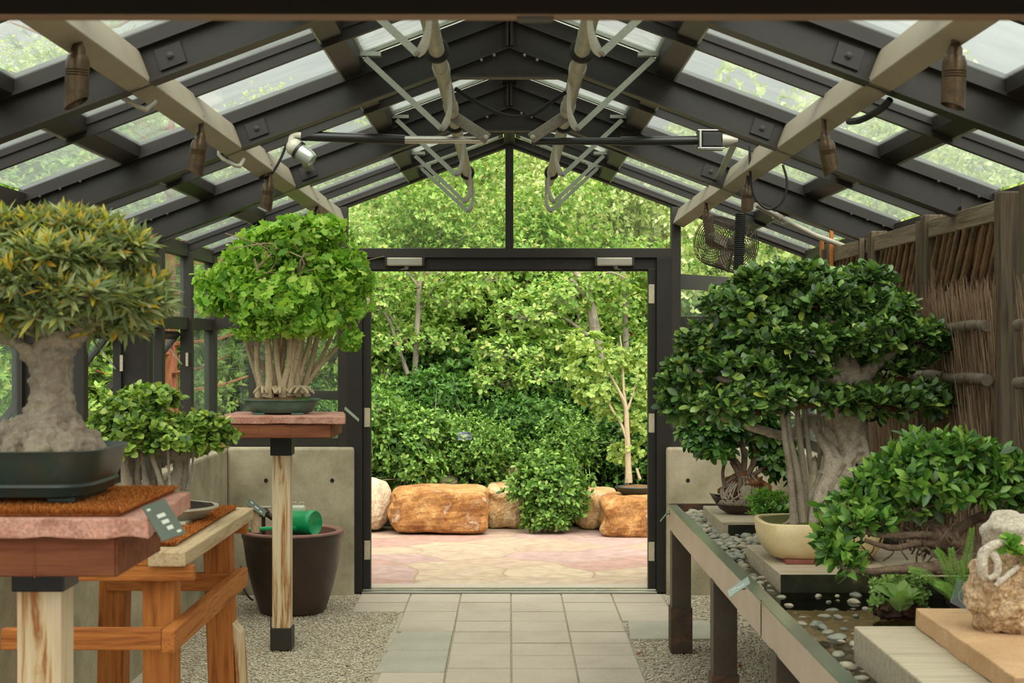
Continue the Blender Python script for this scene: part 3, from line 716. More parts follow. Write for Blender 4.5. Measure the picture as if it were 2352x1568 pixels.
# ---------------------------------------------------------------- ginkgo grove
D2 = 7.88
t = thing('ginkgo_bonsai', 'bright green ginkgo grove bonsai with many thin pale stems in a flat oval green tray', 'bonsai', (-1.215, D2, 1.242), 'potted bonsai')
b = MB(); b.lathe([(0, .008), (.155, .008), (.165, .012), (.185, .04), (.195, .07), (.210, .074), (.210, .080), (.196, .080), (.182, .066), (0, .066)], (-1.215, D2, 1.242), n=56, sx=1.0, sy=.72)
pot = obj('pot', b, m_potg, t)
for sx in (-.1, .1):
    b = MB(); b.box(-1.215 + sx - .03, -1.215 + sx + .03, D2 - .11, D2 + .11, 1.242, 1.252); obj('foot', b, m_potg, pot, bevel=.002)
b = MB(); bonsai_soil(b, (-1.215, D2), .19, .137, 1.313, 2, .03, 3); obj('mulch', b, m_mulch, t)
b = MB(); b.ball((-1.115, D2 - .03, 1.318), .07, .06, .014, 20, 8, .2, 4); obj('moss', b, M('bright_moss', ['3f5a1d', '587628'], .95, scale=40, bump=1, bscale=200), t)
stems = [(596, 884, 562, 772, 7), (600, 890, 590, 770, 8), (618, 888, 612, 760, 10), (622, 880, 575, 790, 7), (632, 885, 640, 770, 8), (640, 880, 655, 765, 8), (652, 882, 668, 760, 9), (662, 888, 690, 770, 10), (668, 884, 680, 765, 7), (682, 900, 694, 765, 10), (684, 888, 712, 775, 8), (698, 888, 730, 770, 8), (702, 884, 762, 770, 6), (700, 890, 790, 775, 6), (646, 890, 630, 765, 8), (676, 890, 672, 770, 7)]
for i, (xa, ya, xb, yb, r) in enumerate(stems):
    b = MB(); dd = random.uniform(-.07, .07)
    xe = 650 + (xb - 650) * 1.25 + random.uniform(-20, 20); ye = random.uniform(560, 680)
    tpx(b, [(xa + random.uniform(-6, 6), ya + 24, dd, r * 1.5), (xa, ya, dd, r), (xa * .6 + xb * .4 + random.uniform(-6, 6), ya * .6 + yb * .4, dd, r * .85), (xb, yb, dd * 1.6, r * .75), ((xb + xe) / 2 + random.uniform(-10, 10), (yb + ye) / 2, dd * 2, r * .5), (xe, ye, dd * 2.4, r * .25)], D2, 8, 5)
    for k in range(3):
        f = random.uniform(.2, .9); sx = xb + (xe - xb) * f; sy = yb + (ye - yb) * f
        tpx(b, [(sx, sy, dd * 2, r * .35), (sx + random.uniform(-50, 50), sy - random.uniform(10, 60), dd * 2 + random.uniform(-.1, .1), r * .2), (sx + random.uniform(-110, 110), sy - random.uniform(30, 100), dd * 2 + random.uniform(-.2, .2), r * .12)], D2, 5, 3)
    obj('stem', b, m_stemb, t)
b = MB()
for k in range(26):
    a = random.uniform(0, 6.28); x0 = random.uniform(600, 705); L = random.uniform(15, 42)
    tpx(b, [(x0, 888, random.uniform(-.06, .03), 4.5), (x0 + math.cos(a) * L * .5, 892, -.05 + math.sin(a) * .05, 4), (x0 + math.cos(a) * L, 903, -.06 + math.sin(a) * .07, 2.5)], D2, 6, 3)
obj('surface_roots', b, m_stemb, t)
pads = [(620, 585, 95, 60, 0, 190), (570, 635, 80, 55, -.05, 150), (715, 570, 85, 62, 0, 190), (760, 645, 78, 60, -.03, 170), (535, 690, 70, 40, .0, 100), (640, 680, 110, 60, -.14, 220), (650, 545, 80, 36, 0, 120), (492, 672, 42, 26, .02, 40), (600, 740, 62, 38, -.08, 100), (700, 735, 80, 40, -.12, 120), (808, 610, 36, 34, 0, 50), (660, 630, 120, 70, .17, 170), (795, 700, 46, 46, -.02, 70), (802, 770, 24, 34, -.02, 30), (745, 525, 44, 24, 0, 50), (470, 640, 22, 16, .05, 14), (680, 512, 50, 16, 0, 36), (560, 580, 40, 26, .05, 40), (830, 660, 22, 30, 0, 20)]
T, A = padtips([(a, b_, c_, d_, e_, int(n_ * .72)) for a, b_, c_, d_, e_, n_ in pads], D2, .1, -.75, .75, .5)
b = MB(); twigs(b, T, pads, D2, .12, .002, .2); obj('twigs', b, m_stemb, t)
for tt_, aa in zip(T, A):
    leafobj('foliage_pad', rosettes(tt_, aa, 4, .05, (.5, 1.5), .35, .3), 'fan', l_gink, t)

# ---------------------------------------------------------------- wooden bench with the banyan-style bonsai
t = thing('plant_bench', 'orange cedar bench with a pale edge plank and low stretchers, behind the near pedestal', 'bench', (-1.27, 5.1, 0))
ZT = .987
b = MB(); b.box(-1.10, -.985, 4.5, 5.72, ZT - .045, ZT); obj('edge_plank', b, m_paley, t, bevel=.004)
b = MB(); b.box(-1.56, -1.44, 4.5, 5.72, ZT - .045, ZT); obj('edge_plank', b, m_paley, t, bevel=.004)
b = MB(); b.box(-1.44, -1.10, 4.52, 5.70, ZT - .045, ZT - .006); obj('top_board', b, m_cedy, t, bevel=.003)
b = MB(); b.box(-1.515, -.965, 4.52, 4.56, ZT - .092, ZT - .045); obj('apron', b, m_cedx, t, bevel=.004)
b = MB(); b.box(-1.515, -1.0, 5.64, 5.68, ZT - .092, ZT - .045); obj('apron', b, m_cedx, t, bevel=.004)
b = MB(); b.box(-1.0, -.970, 5.722, 5.75, ZT - .10, ZT - .004); obj('corner_block', b, m_paley, t, bevel=.003)
for x, y, sx in ((-1.085, 4.62, .0), (-1.475, 4.62, 0), (-1.095, 5.56, .035), (-1.475, 5.56, -.02)):
    b = MB(); w = .049
    b.hexa([(x - w + sx, y - w, 0), (x + w + sx, y - w, 0), (x + w + sx, y + w, 0), (x - w + sx, y + w, 0), (x - w, y - w, ZT - .045), (x + w, y - w, ZT - .045), (x + w, y + w, ZT - .045), (x - w, y + w, ZT - .045)])
    obj('leg', b, m_cedz, t, bevel=.004)
b = MB(); b.hexa([(-1.0, 5.52, 0), (-.965, 5.52, 0), (-.965, 5.6, 0), (-1.0, 5.6, 0), (-1.035, 5.52, .58), (-1.0, 5.52, .54), (-1.0, 5.6, .54), (-1.035, 5.6, .58)]); obj('sister_leg', b, m_palez, t, bevel=.004)
b = MB(); b.box(-1.04, -1.0, 4.42, 5.66, .695, .765); obj('stretcher', b, m_cedy, t, bevel=.004)
b = MB(); b.box(-1.52, -1.04, 4.42, 4.46, .705, .768); obj('stretcher', b, m_cedx, t, bevel=.004)
b = MB(); b.box(-1.5, -1.05, 5.50, 5.54, .70, .765); obj('stretcher', b, m_cedx, t, bevel=.004)
coir('orange coir mat on the cedar bench under the small multi-trunk bonsai', -1.44, -1.045, 4.62, 5.66, ZT + .001, .012)
D3 = 5.2; zb = ZT + .012
t = thing('fig_bonsai', 'small multi-trunk fig bonsai with rounded leaves in a shallow cream tray on the bench', 'bonsai', (-1.24, D3, zb), 'potted bonsai')
b = MB(); b.lathe([(0, .008), (.15, .008), (.165, .012), (.19, .035), (.205, .042), (.212, .046), (.212, .053), (.2, .053), (.19, .046), (0, .046)], (-1.235, D3, zb), n=56, sx=1, sy=.85)
pot = obj('pot', b, m_potw, t)
for sx in (-.1, .1):
    b = MB(); b.box(-1.235 + sx - .03, -1.235 + sx + .03, D3 - .15, D3 + .15, zb, zb + .012); obj('foot', b, m_potw, pot, bevel=.002)
b = MB(); bonsai_soil(b, (-1.235, D3), .198, .168, zb + .0505, 2, .016, 5); obj('soil', b, m_soil, t)
b = MB()
for xa, ya, xb, yb, r, dd in ((250, 1135, 225, 1050, 12, .03), (262, 1130, 250, 1050, 8, .0), (296, 1130, 285, 1040, 17, -.02), (318, 1135, 322, 1040, 12, 0), (340, 1130, 330, 1035, 9, -.04), (352, 1130, 345, 1030, 9, .04), (380, 1138, 348, 1040, 9, -.08), (392, 1142, 385, 1025, 5, -.09), (405, 1110, 410, 1040, 26, .02), (425, 1120, 430, 1050, 9, .0), (436, 1118, 440, 1020, 3.2, -.02), (430, 1118, 444, 1040, 3.2, -.03), (312, 1125, 300, 1040, 18, .06), (370, 1125, 365, 1030, 14, .06)):
    c_ = MB(); tpx(c_, [(xa, ya + 6, dd, r * 1.25), ((xa + xb) / 2 + random.uniform(-6, 6), (ya + yb) / 2, dd, r * .62), (xb, yb, dd, r * .8), (xb, yb - 30, dd, r * .6)], D3, 12, 6, .3); obj('trunk', c_, m_bark, t)
tpx(b, [(215, 1042, 0, 10), (280, 1032, 0, 13), (350, 1028, 0, 14), (410, 1040, 0, 20), (460, 1022, 0, 15), (505, 1000, 0, 8)], D3, 12, 5, .25)
tpx(b, [(350, 1030, 0, 20), (330, 980, 0, 15), (330, 940, 0, 9)], D3, 10); tpx(b, [(300, 1030, 0, 14), (260, 1000, 0, 9), (225, 985, 0, 5)], D3, 8)
obj('main_branch', b, m_bark, t, remesh=.0026, disp=.004, dscale=.014)
pads = [(340, 915, 72, 28, 0, 120), (300, 935, 60, 25, -.05, 60), (270, 975, 62, 34, 0, 110), (245, 1005, 45, 32, 0, 70), (330, 985, 65, 40, -.08, 130), (400, 985, 62, 32, 0, 110), (460, 985, 60, 30, 0, 110), (500, 1000, 36, 28, 0, 60), (390, 1015, 70, 26, -.08, 90), (300, 1026, 70, 20, -.08, 70), (470, 1020, 40, 22, -.02, 50)]
T, A = padtips(pads, D3, .5)
b = MB(); twigs(b, T, pads, D3, .3, .0012); obj('twigs', b, m_bark2, t)
for tt_, aa in zip(T, A): leafobj('foliage_pad', rosettes(tt_, aa, 5, .028, (.5, 1.4), .35), 'round', l_mid, t)

# ---------------------------------------------------------------- planter, can, odds
c = Vector((-1.31, 8.95, 0))
t = thing('planter', 'big dark brown glazed planter standing on the gravel by the concrete wall', 'planter', c)
b = MB(); b.lathe([(0, .0), (.185, .0), (.2, .01), (.235, .12), (.275, .28), (.292, .40), (.297, .44), (.283, .44), (.27, .40), (.25, .3), (0, .3)], c, n=56)
obj('body', b, m_brown, t)
b = MB(); b.lathe([(.283, .438), (.298, .438), (.306, .458), (.306, .478), (.27, .478), (.262, .438)], c, n=56, caps=False); obj('collar', b, m_brown, t)
b = MB(); b.lathe([(.27, .476), (.306, .476), (.304, .487), (.294, .492), (.276, .491), (.262, .482), (.262, .31)], c, n=56, caps=False); obj('rim', b, m_prim, t)
m_can = M('green_plastic', ['0c8e52', '12995a'], rough=.32, scale=5, spec=.5)
c0 = P(722, 1201, 8.86); ax = Vector((.80, -.42, .02)).normalized()
t = thing('watering_can', 'green plastic watering can lying on its side in the brown planter', 'watering can', c0)
def axis_lathe(mb, prof, c, ax, n=32):
    u = ax.orthogonal().normalized(); w = ax.cross(u); k = len(mb.v)
    mb.lathe(prof, (0, 0, 0), n)
    for i in range(k, len(mb.v)):
        x, y, z = mb.v[i]; mb.v[i] = tuple(Vector(c) + u * x + w * y + ax * z)
    return mb
b = MB(); axis_lathe(b, [(0, -.26), (.05, -.26), (.062, -.24), (.070, -.2), (.073, -.03), (.077, -.025), (.077, 0), (.071, .008), (.064, .003), (.015, -.012), (0, -.012)], c0, ax); obj('body', b, m_can, t)
b = MB(); s0 = c0 - ax * .12 + Vector((.0, -.05, -.035)); b.tube([s0, P(640, 1212, 8.66), P(585, 1215, 8.62), P(533, 1216, 8.6)], [.02, .014, .011, .009], 12); obj('spout', b, m_can, t)
b = MB(); b.tube([Vector(p) for p in spline([tuple(c0 - ax * .05 + Vector((.0, .06, .02))), tuple(c0 - ax * .12 + Vector((.0, .11, .01))), tuple(c0 - ax * .25 + Vector((0, .05, .01)))], 6)], .011, 8); obj('handle', b, m_can, t)
c1 = P(684, 1165, 9.05); t = thing('plastic_jug', 'white translucent plastic jug top standing behind the green watering can', 'jug', c1)
m_jug = M('milky_plastic', ['b9b7a6', 'c9c7b6'], rough=.4, scale=5)
b = MB(); b.box(c1.x - .045, c1.x + .045, c1.y - .03, c1.y + .03, c1.z - .2, c1.z + .012); obj('jug_body', b, m_jug, t, bevel=.012)
for s in (-.026, .02):
    b = MB(); p = [(c1.x + s - .014, c1.y, c1.z + .012), (c1.x + s - .011, c1.y, c1.z + .032), (c1.x + s + .017, c1.y, c1.z + .032), (c1.x + s + .014, c1.y, c1.z + .012)]; b.tube(p, .003, 6); obj('handle', b, m_jug, t)
c1 = P(605, 1178, 9.0); t = thing('hose_reel', 'old metal hose fitting with a brown valve, leaning in the planter behind the bench corner', 'hose fitting', c1)
b = MB(); b.lathe([(0, -.02), (.035, -.02), (.04, -.01), (.04, .01), (.02, .03), (0, .03)], c1, n=20); obj('valve_body', b, m_brass, t)
b = MB(); b.box(c1.x - .03, c1.x + .05, c1.y - .01, c1.y + .01, c1.z + .03, c1.z + .042); obj('lever', b, m_galv, t, bevel=.003)
b = MB(); b.tube([c1 + Vector((-.1, 0, .0)), c1 + Vector((0, 0, .01)), c1 + Vector((.06, 0, -.03))], .018, 10); b.tube([c1, c1 + Vector((0, .01, -.22))], .012, 8); obj('pipe', b, m_brown, t)
b = MB(); b.tube([Vector(p) for p in spline([tuple(P(553, 1300, 8.75)), tuple(P(556, 1340, 8.7)), tuple(P(568, 1366, 8.66)), tuple(P(580, 1378, 8.72))], 6)], .006, 8); obj('hose', b, m_rubber, label='thin black hose curling down beside the brown planter', cat='hose')

# ---------------------------------------------------------------- plaques
m_plq = M('grey_green_plaque', ['4b5347', '565e51'], rough=.4, scale=6, spec=.5)
m_ink = M('plaque_lettering', ['b9bfb0', 'c6cabb'], rough=.6)
def plaque(name, label, c, u, v, w, h, lines, m=m_plq, th=.003, stem=None, group='small plant labels'):
    c = Vector(c); u = Vector(u).normalized(); v = Vector(v); v = (v - u * v.dot(u)).normalized(); n = u.cross(v)
    t = thing(name, label, 'plant label', c, group)
    b = MB(); b.obox(c, u * w / 2, v * h / 2, n * th / 2); obj('plate', b, m, t)
    for (x, y, L, hh) in lines:
        b = MB(); k = c + u * x * w + v * y * h + n * (th / 2 + .0004); 
        nseg = max(1, int(L * w / (hh * h * 2.2))); sw = L * w / nseg
        for i in range(nseg):
            if nseg > 2 and random.random() < .15: continue
            b.obox(k + u * (-L * w / 2 + (i + .5) * sw), u * sw * .36, v * hh * h / 2, n * .0003)
        if b.v: obj('text_line', b, m_ink, t)
    if stem:
        b = MB(); b.bar(c - n * .002 - v * h * .3, Vector(stem), .006, .003); obj('stake', b, m_paint2, t)
    return t
L3 = [(-.33, .36, .2, .06), (.0, .12, .46, .1), (.02, -.06, .4, .1), (.06, -.24, .34, .1), (.3, -.40, .24, .06)]
plaque('plant_label', 'grey-green plant label tilted off the right corner of the near pink slab', P(376, 1194, 2.99), (.82, .6, .27), (-.62, .5, .78), .052, .092, L3, stem=P(350, 1225, 3.1))
plaque('plant_label', 'small dark plant label at the far corner of the cedar bench', P(589, 1166, 5.72), (.75, .3, -.6), (-.3, .6, .7), .085, .04, [(-.3, .2, .2, .15), (0, 0, .3, .16), (.25, -.15, .2, .15)], stem=P(578, 1178, 5.7))
plaque('plant_label', 'narrow glassy plant label on the right edge of the ginkgo pedestal', P(808, 951, 7.7), (.7, .25, -.65), (-.2, .8, .5), .10, .035, [(0, 0, .4, .16)], m=M('glass_plaque', ['6d7a5e', '84906f'], .2, spec=.6), stem=P(796, 960, 7.72))
# ================================================================ steel pond trough, right
m_rail = M('brown_steel_trough', ['b19f8b', 'bba995', 'c1b09d'], rough=.42, scale=5, bump=.04, bscale=60, fine=.08, metal=.15)
m_railtop = M('wet_trough_rim', ['6c7264', '7d8473', '8b8f80'], rough=.22, scale=6, metal=.5, fine=.15)  # green tint of reflections put into the rim colour
m_leg = M('dark_brown_steel_leg', ['453a30', '53473b'], rough=.5, scale=5, fine=.2, metal=.1)
m_rust = M('rusty_foot', ['3a322a', '4a3a2c', '6b4630'], rough=.7, scale=12, fine=.3)
XR, ZR = .855, .747
t = thing('pond_trough', 'long brown steel pond trough on square legs along the right side', 'trough', (1.3, 5.6, 0))
b = MB(); b.box(XR, XR + .012, 2.6, 8.02, ZR - .125, ZR - .003); obj('side_rail', b, m_rail, t, bevel=.002)
b = MB(); b.box(XR - .002, XR + .05, 2.6, 8.02, ZR - .006, ZR); obj('rim', b, m_railtop, t, bevel=.002)
b = MB(); b.box(XR + .012, 1.76, 8.0, 8.015, ZR - .125, ZR + .004); obj('end_rail', b, m_rust, t, bevel=.002)
b = MB(); b.box(XR + .012, 1.76, 2.6, 8.0, ZR - .13, ZR - .118); b.box(1.75, 1.765, 2.6, 8.0, ZR - .125, ZR); obj('tray_floor', b, M('muddy_tray', ['3a3423', '4d4630', '5d553b'], .8, scale=7, fine=.3), t)
for i, yl in enumerate((7.74, 6.17, 4.72, 3.3)):
    b = MB(); b.box(XR - .005, XR + .095, yl, yl + .1, .23, ZR - .12); lg = obj('leg', b, m_leg, t, bevel=.003)
    b = MB(); b.box(XR - .012, XR + .102, yl - .007, yl + .107, 0, .235); obj('leg_shoe', b, m_rust, lg, bevel=.003)
    b = MB(); b.box(1.62, 1.72, yl, yl + .1, 0, ZR - .12); obj('leg', b, m_leg, t, bevel=.003)
b = MB(); b.box(XR + .008, XR + .012, 5.02, 5.028, ZR - .12, ZR + .002); b.v = [(x - .01, y, z) for x, y, z in b.v]; obj('rail_joint', b, m_paint2, t)
# water
m, tt2 = mat0('pond_water')
w_t = tt2.new('ShaderNodeBsdfTransparent'); w_t.inputs[0].default_value = (.62, .56, .40, 1)
w_g = tt2.new('ShaderNodeBsdfGlossy'); w_g.inputs['Roughness'].default_value = .02
w_n = tt2.new('ShaderNodeTexNoise', i_Scale=14, i_Detail=2); w_b = tt2.new('ShaderNodeBump'); w_b.inputs['Strength'].default_value = .06; w_b.inputs['Distance'].default_value = .02
tt2.go(w_n.outputs['Fac'], w_b.inputs['Height']); w_f = tt2.new('ShaderNodeFresnel'); w_f.inputs[0].default_value = 1.33
tt2.go(w_b.outputs[0], w_g.inputs['Normal']); tt2.go(w_b.outputs[0], w_f.inputs['Normal'])
w_m = tt2.new('ShaderNodeMixShader'); tt2.go(w_f.outputs[0], w_m.inputs[0]); tt2.go(w_t.outputs[0], w_m.inputs[1]); tt2.go(w_g.outputs[0], w_m.inputs[2])
w_o = tt2.new('ShaderNodeOutputMaterial'); tt2.go(w_m.outputs[0], w_o.inputs[0]); m_water = m
ZW = .700
b = MB(); b.add([(XR + .013, 2.61, ZW), (1.749, 2.61, ZW), (1.749, 7.99, ZW), (XR + .013, 7.99, ZW)], [(0, 1, 2, 3)]); obj('pond_water', b, m_water, label='shallow still dark water in the steel trough', cat='water', kind='stuff')
# pebbles
pm = []
for i, mt in enumerate(m_bluew):
    b = MB(); b.ball((0, 0, .5), 1, .72, .5, 14, 9, .22, 1.2, i * 3.3)
    o = obj('river_pebble', b, mt); pm.append(o)
used_p = [False] * 5; cnt = 0
pbl = []
def pebble(x, y, z, s, lb, gp):
    global cnt
    k = random.randrange(5)
    if not used_p[k]: o = pm[k]; used_p[k] = True
    else: o = pm[k].copy(); COL.objects.link(o)
    o.location = (x, y, z); o.rotation_euler = (random.uniform(-.25, .25), random.uniform(-.25, .25), random.uniform(0, 6.28))
    a = s * random.uniform(.8, 1.2); o.scale = (a, a * random.uniform(.8, 1.1), a * random.uniform(.7, 1.05))
    tag(o, lb, 'pebble', gp); cnt += 1
def blocked(x, y):
    return (x > .985 and 5.42 < y < 6.3) or (x > 1.0 and y < 4.4) or (x > 1.2 and 4.75 < y < 5.1) or (x > 1.17 and 6.75 < y)
dry = 'smooth grey river pebble lying dry in the heap at the far end of the trough'
wet = 'smooth grey river pebble poking out of the shallow trough water'
pts = []
def free(x, y, d): return all((x - a) ** 2 + (y - c) ** 2 > (d * .8) ** 2 for a, c in pts)
n = 0; tries = 0
while n < 225 and tries < 20000:
    tries += 1
    x = random.uniform(.925, 1.32); y = random.uniform(5.9, 7.95); s = random.uniform(.019, .033)
    if blocked(x, y) or not free(x, y, .042): continue
    pts.append((x, y)); n += 1
    h = .722 if y > 6.25 else .672 + (y - 5.9) * .14
    pebble(x, y, h - random.uniform(.008, .02), s, dry if y > 6.1 else wet, 'dry pebbles in the trough' if y > 6.1 else 'wet pebbles in the trough')
n = 0; tries = 0
while n < 66 and tries < 9000:
    tries += 1
    y = random.uniform(3.9, 5.9); x = random.uniform(.93, 1.0 if y > 5.42 or y < 4.4 else 1.28); s = random.uniform(.012, .03)
    if not free(x, y, .055): continue
    if x > 1.2 and 4.8 < y < 5.1: continue
    pts.append((x, y)); n += 1
    pebble(x, y, ZW - s * random.uniform(.35, .8), s, wet, 'wet pebbles in the trough')
for k in range(5):
    if not used_p[k]: bpy.data.objects.remove(pm[k])
b = MB()
for k in range(900):
    y = random.uniform(3.2, 7.98); x = random.uniform(.90, 1.5); s = random.uniform(.012, .03)
    zt = .702 if y > 6.2 else .632
    if y < 6.2 and 5.42 < y and x > .98: continue
    b.ball((x, y, zt - random.uniform(0, .012)), s, s * .75, s * .5, 9, 6, .2, 1.2, k)
obj('pebble_bed', b, m_bluew[0], label='bed of small grey pebbles under and between the larger ones in the trough', cat='pebbles', kind='stuff')

def block(label, x0, x1, y0, y1, z0, z1, m, group=None):
    b = MB(); b.box(x0, x1, y0, y1, z0, z1); return obj('timber_block', b, m, bevel=.005, label=label, cat='timber block', group=group)
ZB = .769
bk1 = block('thick weathered timber block under the cream bonsai pot', 1.0, 1.44, 5.47, 6.26, ZB - .09, ZB, m_weax)
m_moss_shade_end = M('dark_moss_and_shade_end', ['0f0f0a', '23240f', '36341a', '8d8264'], rough=.9, scale=7, pos=[.3, .48, .66, .86], bump=.3, bscale=60)
def moss_shade_end(o, x0, x1, y, z0, z1):
    b = MB(); b.box(x0, x1, y - .003, y, z0, z1); obj('moss_shade_end', b, m_moss_shade_end, o, label='dark front face, mossy wet on near blocks, painted hollow shade on the far one')
bk2 = block('shorter dark-ended timber block to the right of the one under the cream pot', 1.446, 1.70, 5.45, 6.2, ZB - .09, ZB - .004, m_weax)
bk3 = block('small weathered timber block at the far end of the trough, under the root-tangle bonsai', (1636 - CX) * 7.2 / F, 1.40, 6.88, 7.55, .70, .79, m_weax)
block('pale bleached timber block in the front right corner of the trough', 1.0, 1.60, 3.45, 4.30, .66, .801, m_pale_block)
moss_shade_end(bk1, 1.002, 1.438, 5.47, ZB - .088, ZB - .003)
moss_shade_end(bk2, 1.448, 1.698, 5.45, ZB - .088, ZB - .007)
moss_shade_end(bk3, (1636 - CX) * 7.2 / F + .03, 1.39, 6.88, .70, .775)  # no moss on this one: dark sheet painted for the open hollow's shade
m_tan = M('tan_sandstone', ['b08a62', 'bf9a72', 'c8a681'], rough=.85, scale=5, bump=.25, bscale=90, fine=.2)
slab('smooth tan sandstone slab lying on the pale timber block in front of the rockery stone', [(1.16, 3.40), (1.75, 3.36), (1.73, 4.26), (1.175, 4.28)], .802, .857, m_tan)

# ---------------------------------------------------------------- big dark fig bonsai
D4 = 5.85; cx4, cy4 = 1.225, 5.86
t = thing('fig_bonsai', 'large spreading dark green fig bonsai with knotted pale trunk in a cream pot', 'bonsai', (cx4, cy4, ZB), 'potted bonsai')
b = MB(); b.lathe([(0, .012), (.17, .012), (.2, .022), (.228, .06), (.240, .11), (.243, .150), (.238, .156), (.226, .154), (.218, .13), (0, .125)], (cx4, cy4, ZB), n=64, sx=1.0, sy=.80, sq=4.2)
pot = obj('pot', b, m_potc, t)
for sx in (-.1, .1):
    b = MB(); b.box(cx4 + sx - .06, cx4 + sx + .06, cy4 - .165, cy4 + .165, ZB, ZB + .018); obj('foot', b, m_terra, pot, bevel=.003)
b = MB(); bonsai_soil(b, (cx4, cy4), .218, .174, ZB + .148, 4.2, .02, 8); obj('moss', b, m_moss, t)
b = MB()
tpx(b, [(1925, 1050, .0, 30), (1897, 1110, -.02, 29), (1877, 1170, -.04, 27), (1868, 1225, -.05, 24)], D4, 18, 6, .3)
tpx(b, [(1945, 1065, .0, 26), (1932, 1130, .0, 20), (1912, 1190, -.04, 17), (1905, 1225, -.05, 14)], D4, 14, 6, .3)
tpx(b, [(1968, 1055, .03, 24), (1996, 1120, .03, 19), (2006, 1180, .02, 16), (2012, 1225, .02, 14)], D4, 14, 6, .3)
tpx(b, [(1950, 1062, .03, 40), (1952, 1030, .03, 42), (1952, 1000, .02, 37), (1955, 950, .02, 32), (1952, 900, .02, 32), (1950, 860, 0, 30), (1935, 820, 0, 20)], D4, 28, 6, .25, 4)
tpx(b, [(1950, 870, 0, 30), (1900, 862, .0, 27), (1860, 855, 0, 20), (1820, 840, 0, 12)], D4, 14)
tpx(b, [(1955, 880, 0, 26), (1990, 855, 0, 20), (2030, 820, 0, 13), (2100, 780, 0, 8), (2150, 790, 0, 5)], D4, 12)
tpx(b, [(1925, 1040, .03, 28), (1885, 984, .06, 20), (1858, 964, .06, 17), (1836, 986, .05, 13), (1800, 1000, .05, 11), (1740, 985, 0, 10), (1680, 965, 0, 8), (1600, 940, 0, 6)], D4, 14)
tpx(b, [(1950, 830, 0, 20), (1940, 770, 0, 14), (1930, 700, 0, 9), (1900, 650, 0, 5)], D4, 10)
tpx(b, [(1900, 860, -.02, 16), (1790, 870, -.1, 10), (1700, 880, -.12, 8), (1600, 850, -.1, 5)], D4, 10)
tpx(b, [(1800, 840, 0, 12), (1780, 780, 0, 9), (1760, 700, 0, 5)], D4, 8)
for pts in ([(1925, 1060, -.05, 22), (1890, 1130, -.08, 18), (1870, 1190, -.1, 14), (1868, 1225, -.1, 8)], [(1950, 1080, -.05, 18), (1985, 1130, -.04, 16), (2000, 1180, -.03, 12)], [(1920, 1100, -.07, 12), (1915, 1160, -.1, 9), (1905, 1215, -.12, 7)],
            [(1960, 1040, .02, 16), (2000, 1090, .03, 14), (2015, 1150, .03, 12)], [(1880, 1000, .02, 10), (1905, 1050, -.05, 11), (1895, 1090, -.06, 12)], [(1980, 1000, -.03, 8), (1990, 1050, -.03, 7), (1960, 1100, -.06, 8)], [(1935, 1100, -.07, 20), (1940, 1150, -.08, 22), (1960, 1200, -.08, 26)]):
    tpx(b, pts, D4, 12, 5, .2)
random.seed(77)
for k in range(16):
    xs = random.uniform(1905, 1985); ys = random.uniform(1010, 1075); xe = random.uniform(1846, 1925) if k % 3 else random.uniform(1940, 2005)
    dd = random.uniform(-.075, -.03); tpx(b, [(xs, ys, .0, 5), ((xs * .7 + xe * .3) + random.uniform(-14, 14), ys + 45, dd * .8, 8), ((xs * .3 + xe * .7) + random.uniform(-14, 14), 1150, dd, 7.5), (xe, 1224, dd * 1.1, 6.5)], D4, 8, 5, .2)
obj('trunk', b, m_barkg, t, remesh=.0030, disp=.005, dscale=.02, smoothit=1)
for xa, xb, yb, r, dd in ((1796, 1822, 1205, 7, -.12), (1806, 1842, 1215, 8.5, -.1), (1830, 1850, 1200, 7, -.06), (1848, 1868, 1090, 6, -.05), (1878, 1870, 1080, 5, .03)):
    b = MB(); tpx(b, [(xa, 925, dd, r * .9), (xa + 6, 1000, dd, r), ((xa + xb) / 2 + 5, 1080, dd, r * 1.1), (xb, yb - 30, dd, r * 1.3), (xb, yb, dd, r * 1.8)], D4, 10, 5, .1)
    if yb > 1150:
        for k in range(2): tpx(b, [(xb, yb - 14, dd, r), (xb - 10 - 8 * k, yb - 2, dd + .0, r * .6), (xb - 26 - 10 * k, yb + 2, dd + .02, r * .35)], D4, 6, 3)
    obj('aerial_root', b, m_bark, t)
b = MB(); tpx(b, [(1800, 935, -.12, 11), (1870, 925, -.12, 9), (1930, 912, -.1, 7), (2000, 925, -.08, 8), (2070, 940, -.05, 7), (2140, 915, 0, 5)], D4, 10); tpx(b, [(1800, 938, -.12, 11), (1730, 945, -.14, 9), (1650, 930, -.12, 7), (1580, 915, -.1, 5)], D4, 10)
obj('low_branch', b, M('red_brown_bark', ['4d3426', '66462f', '5a3d2c'], .85, scale=30, bump=.5), t)
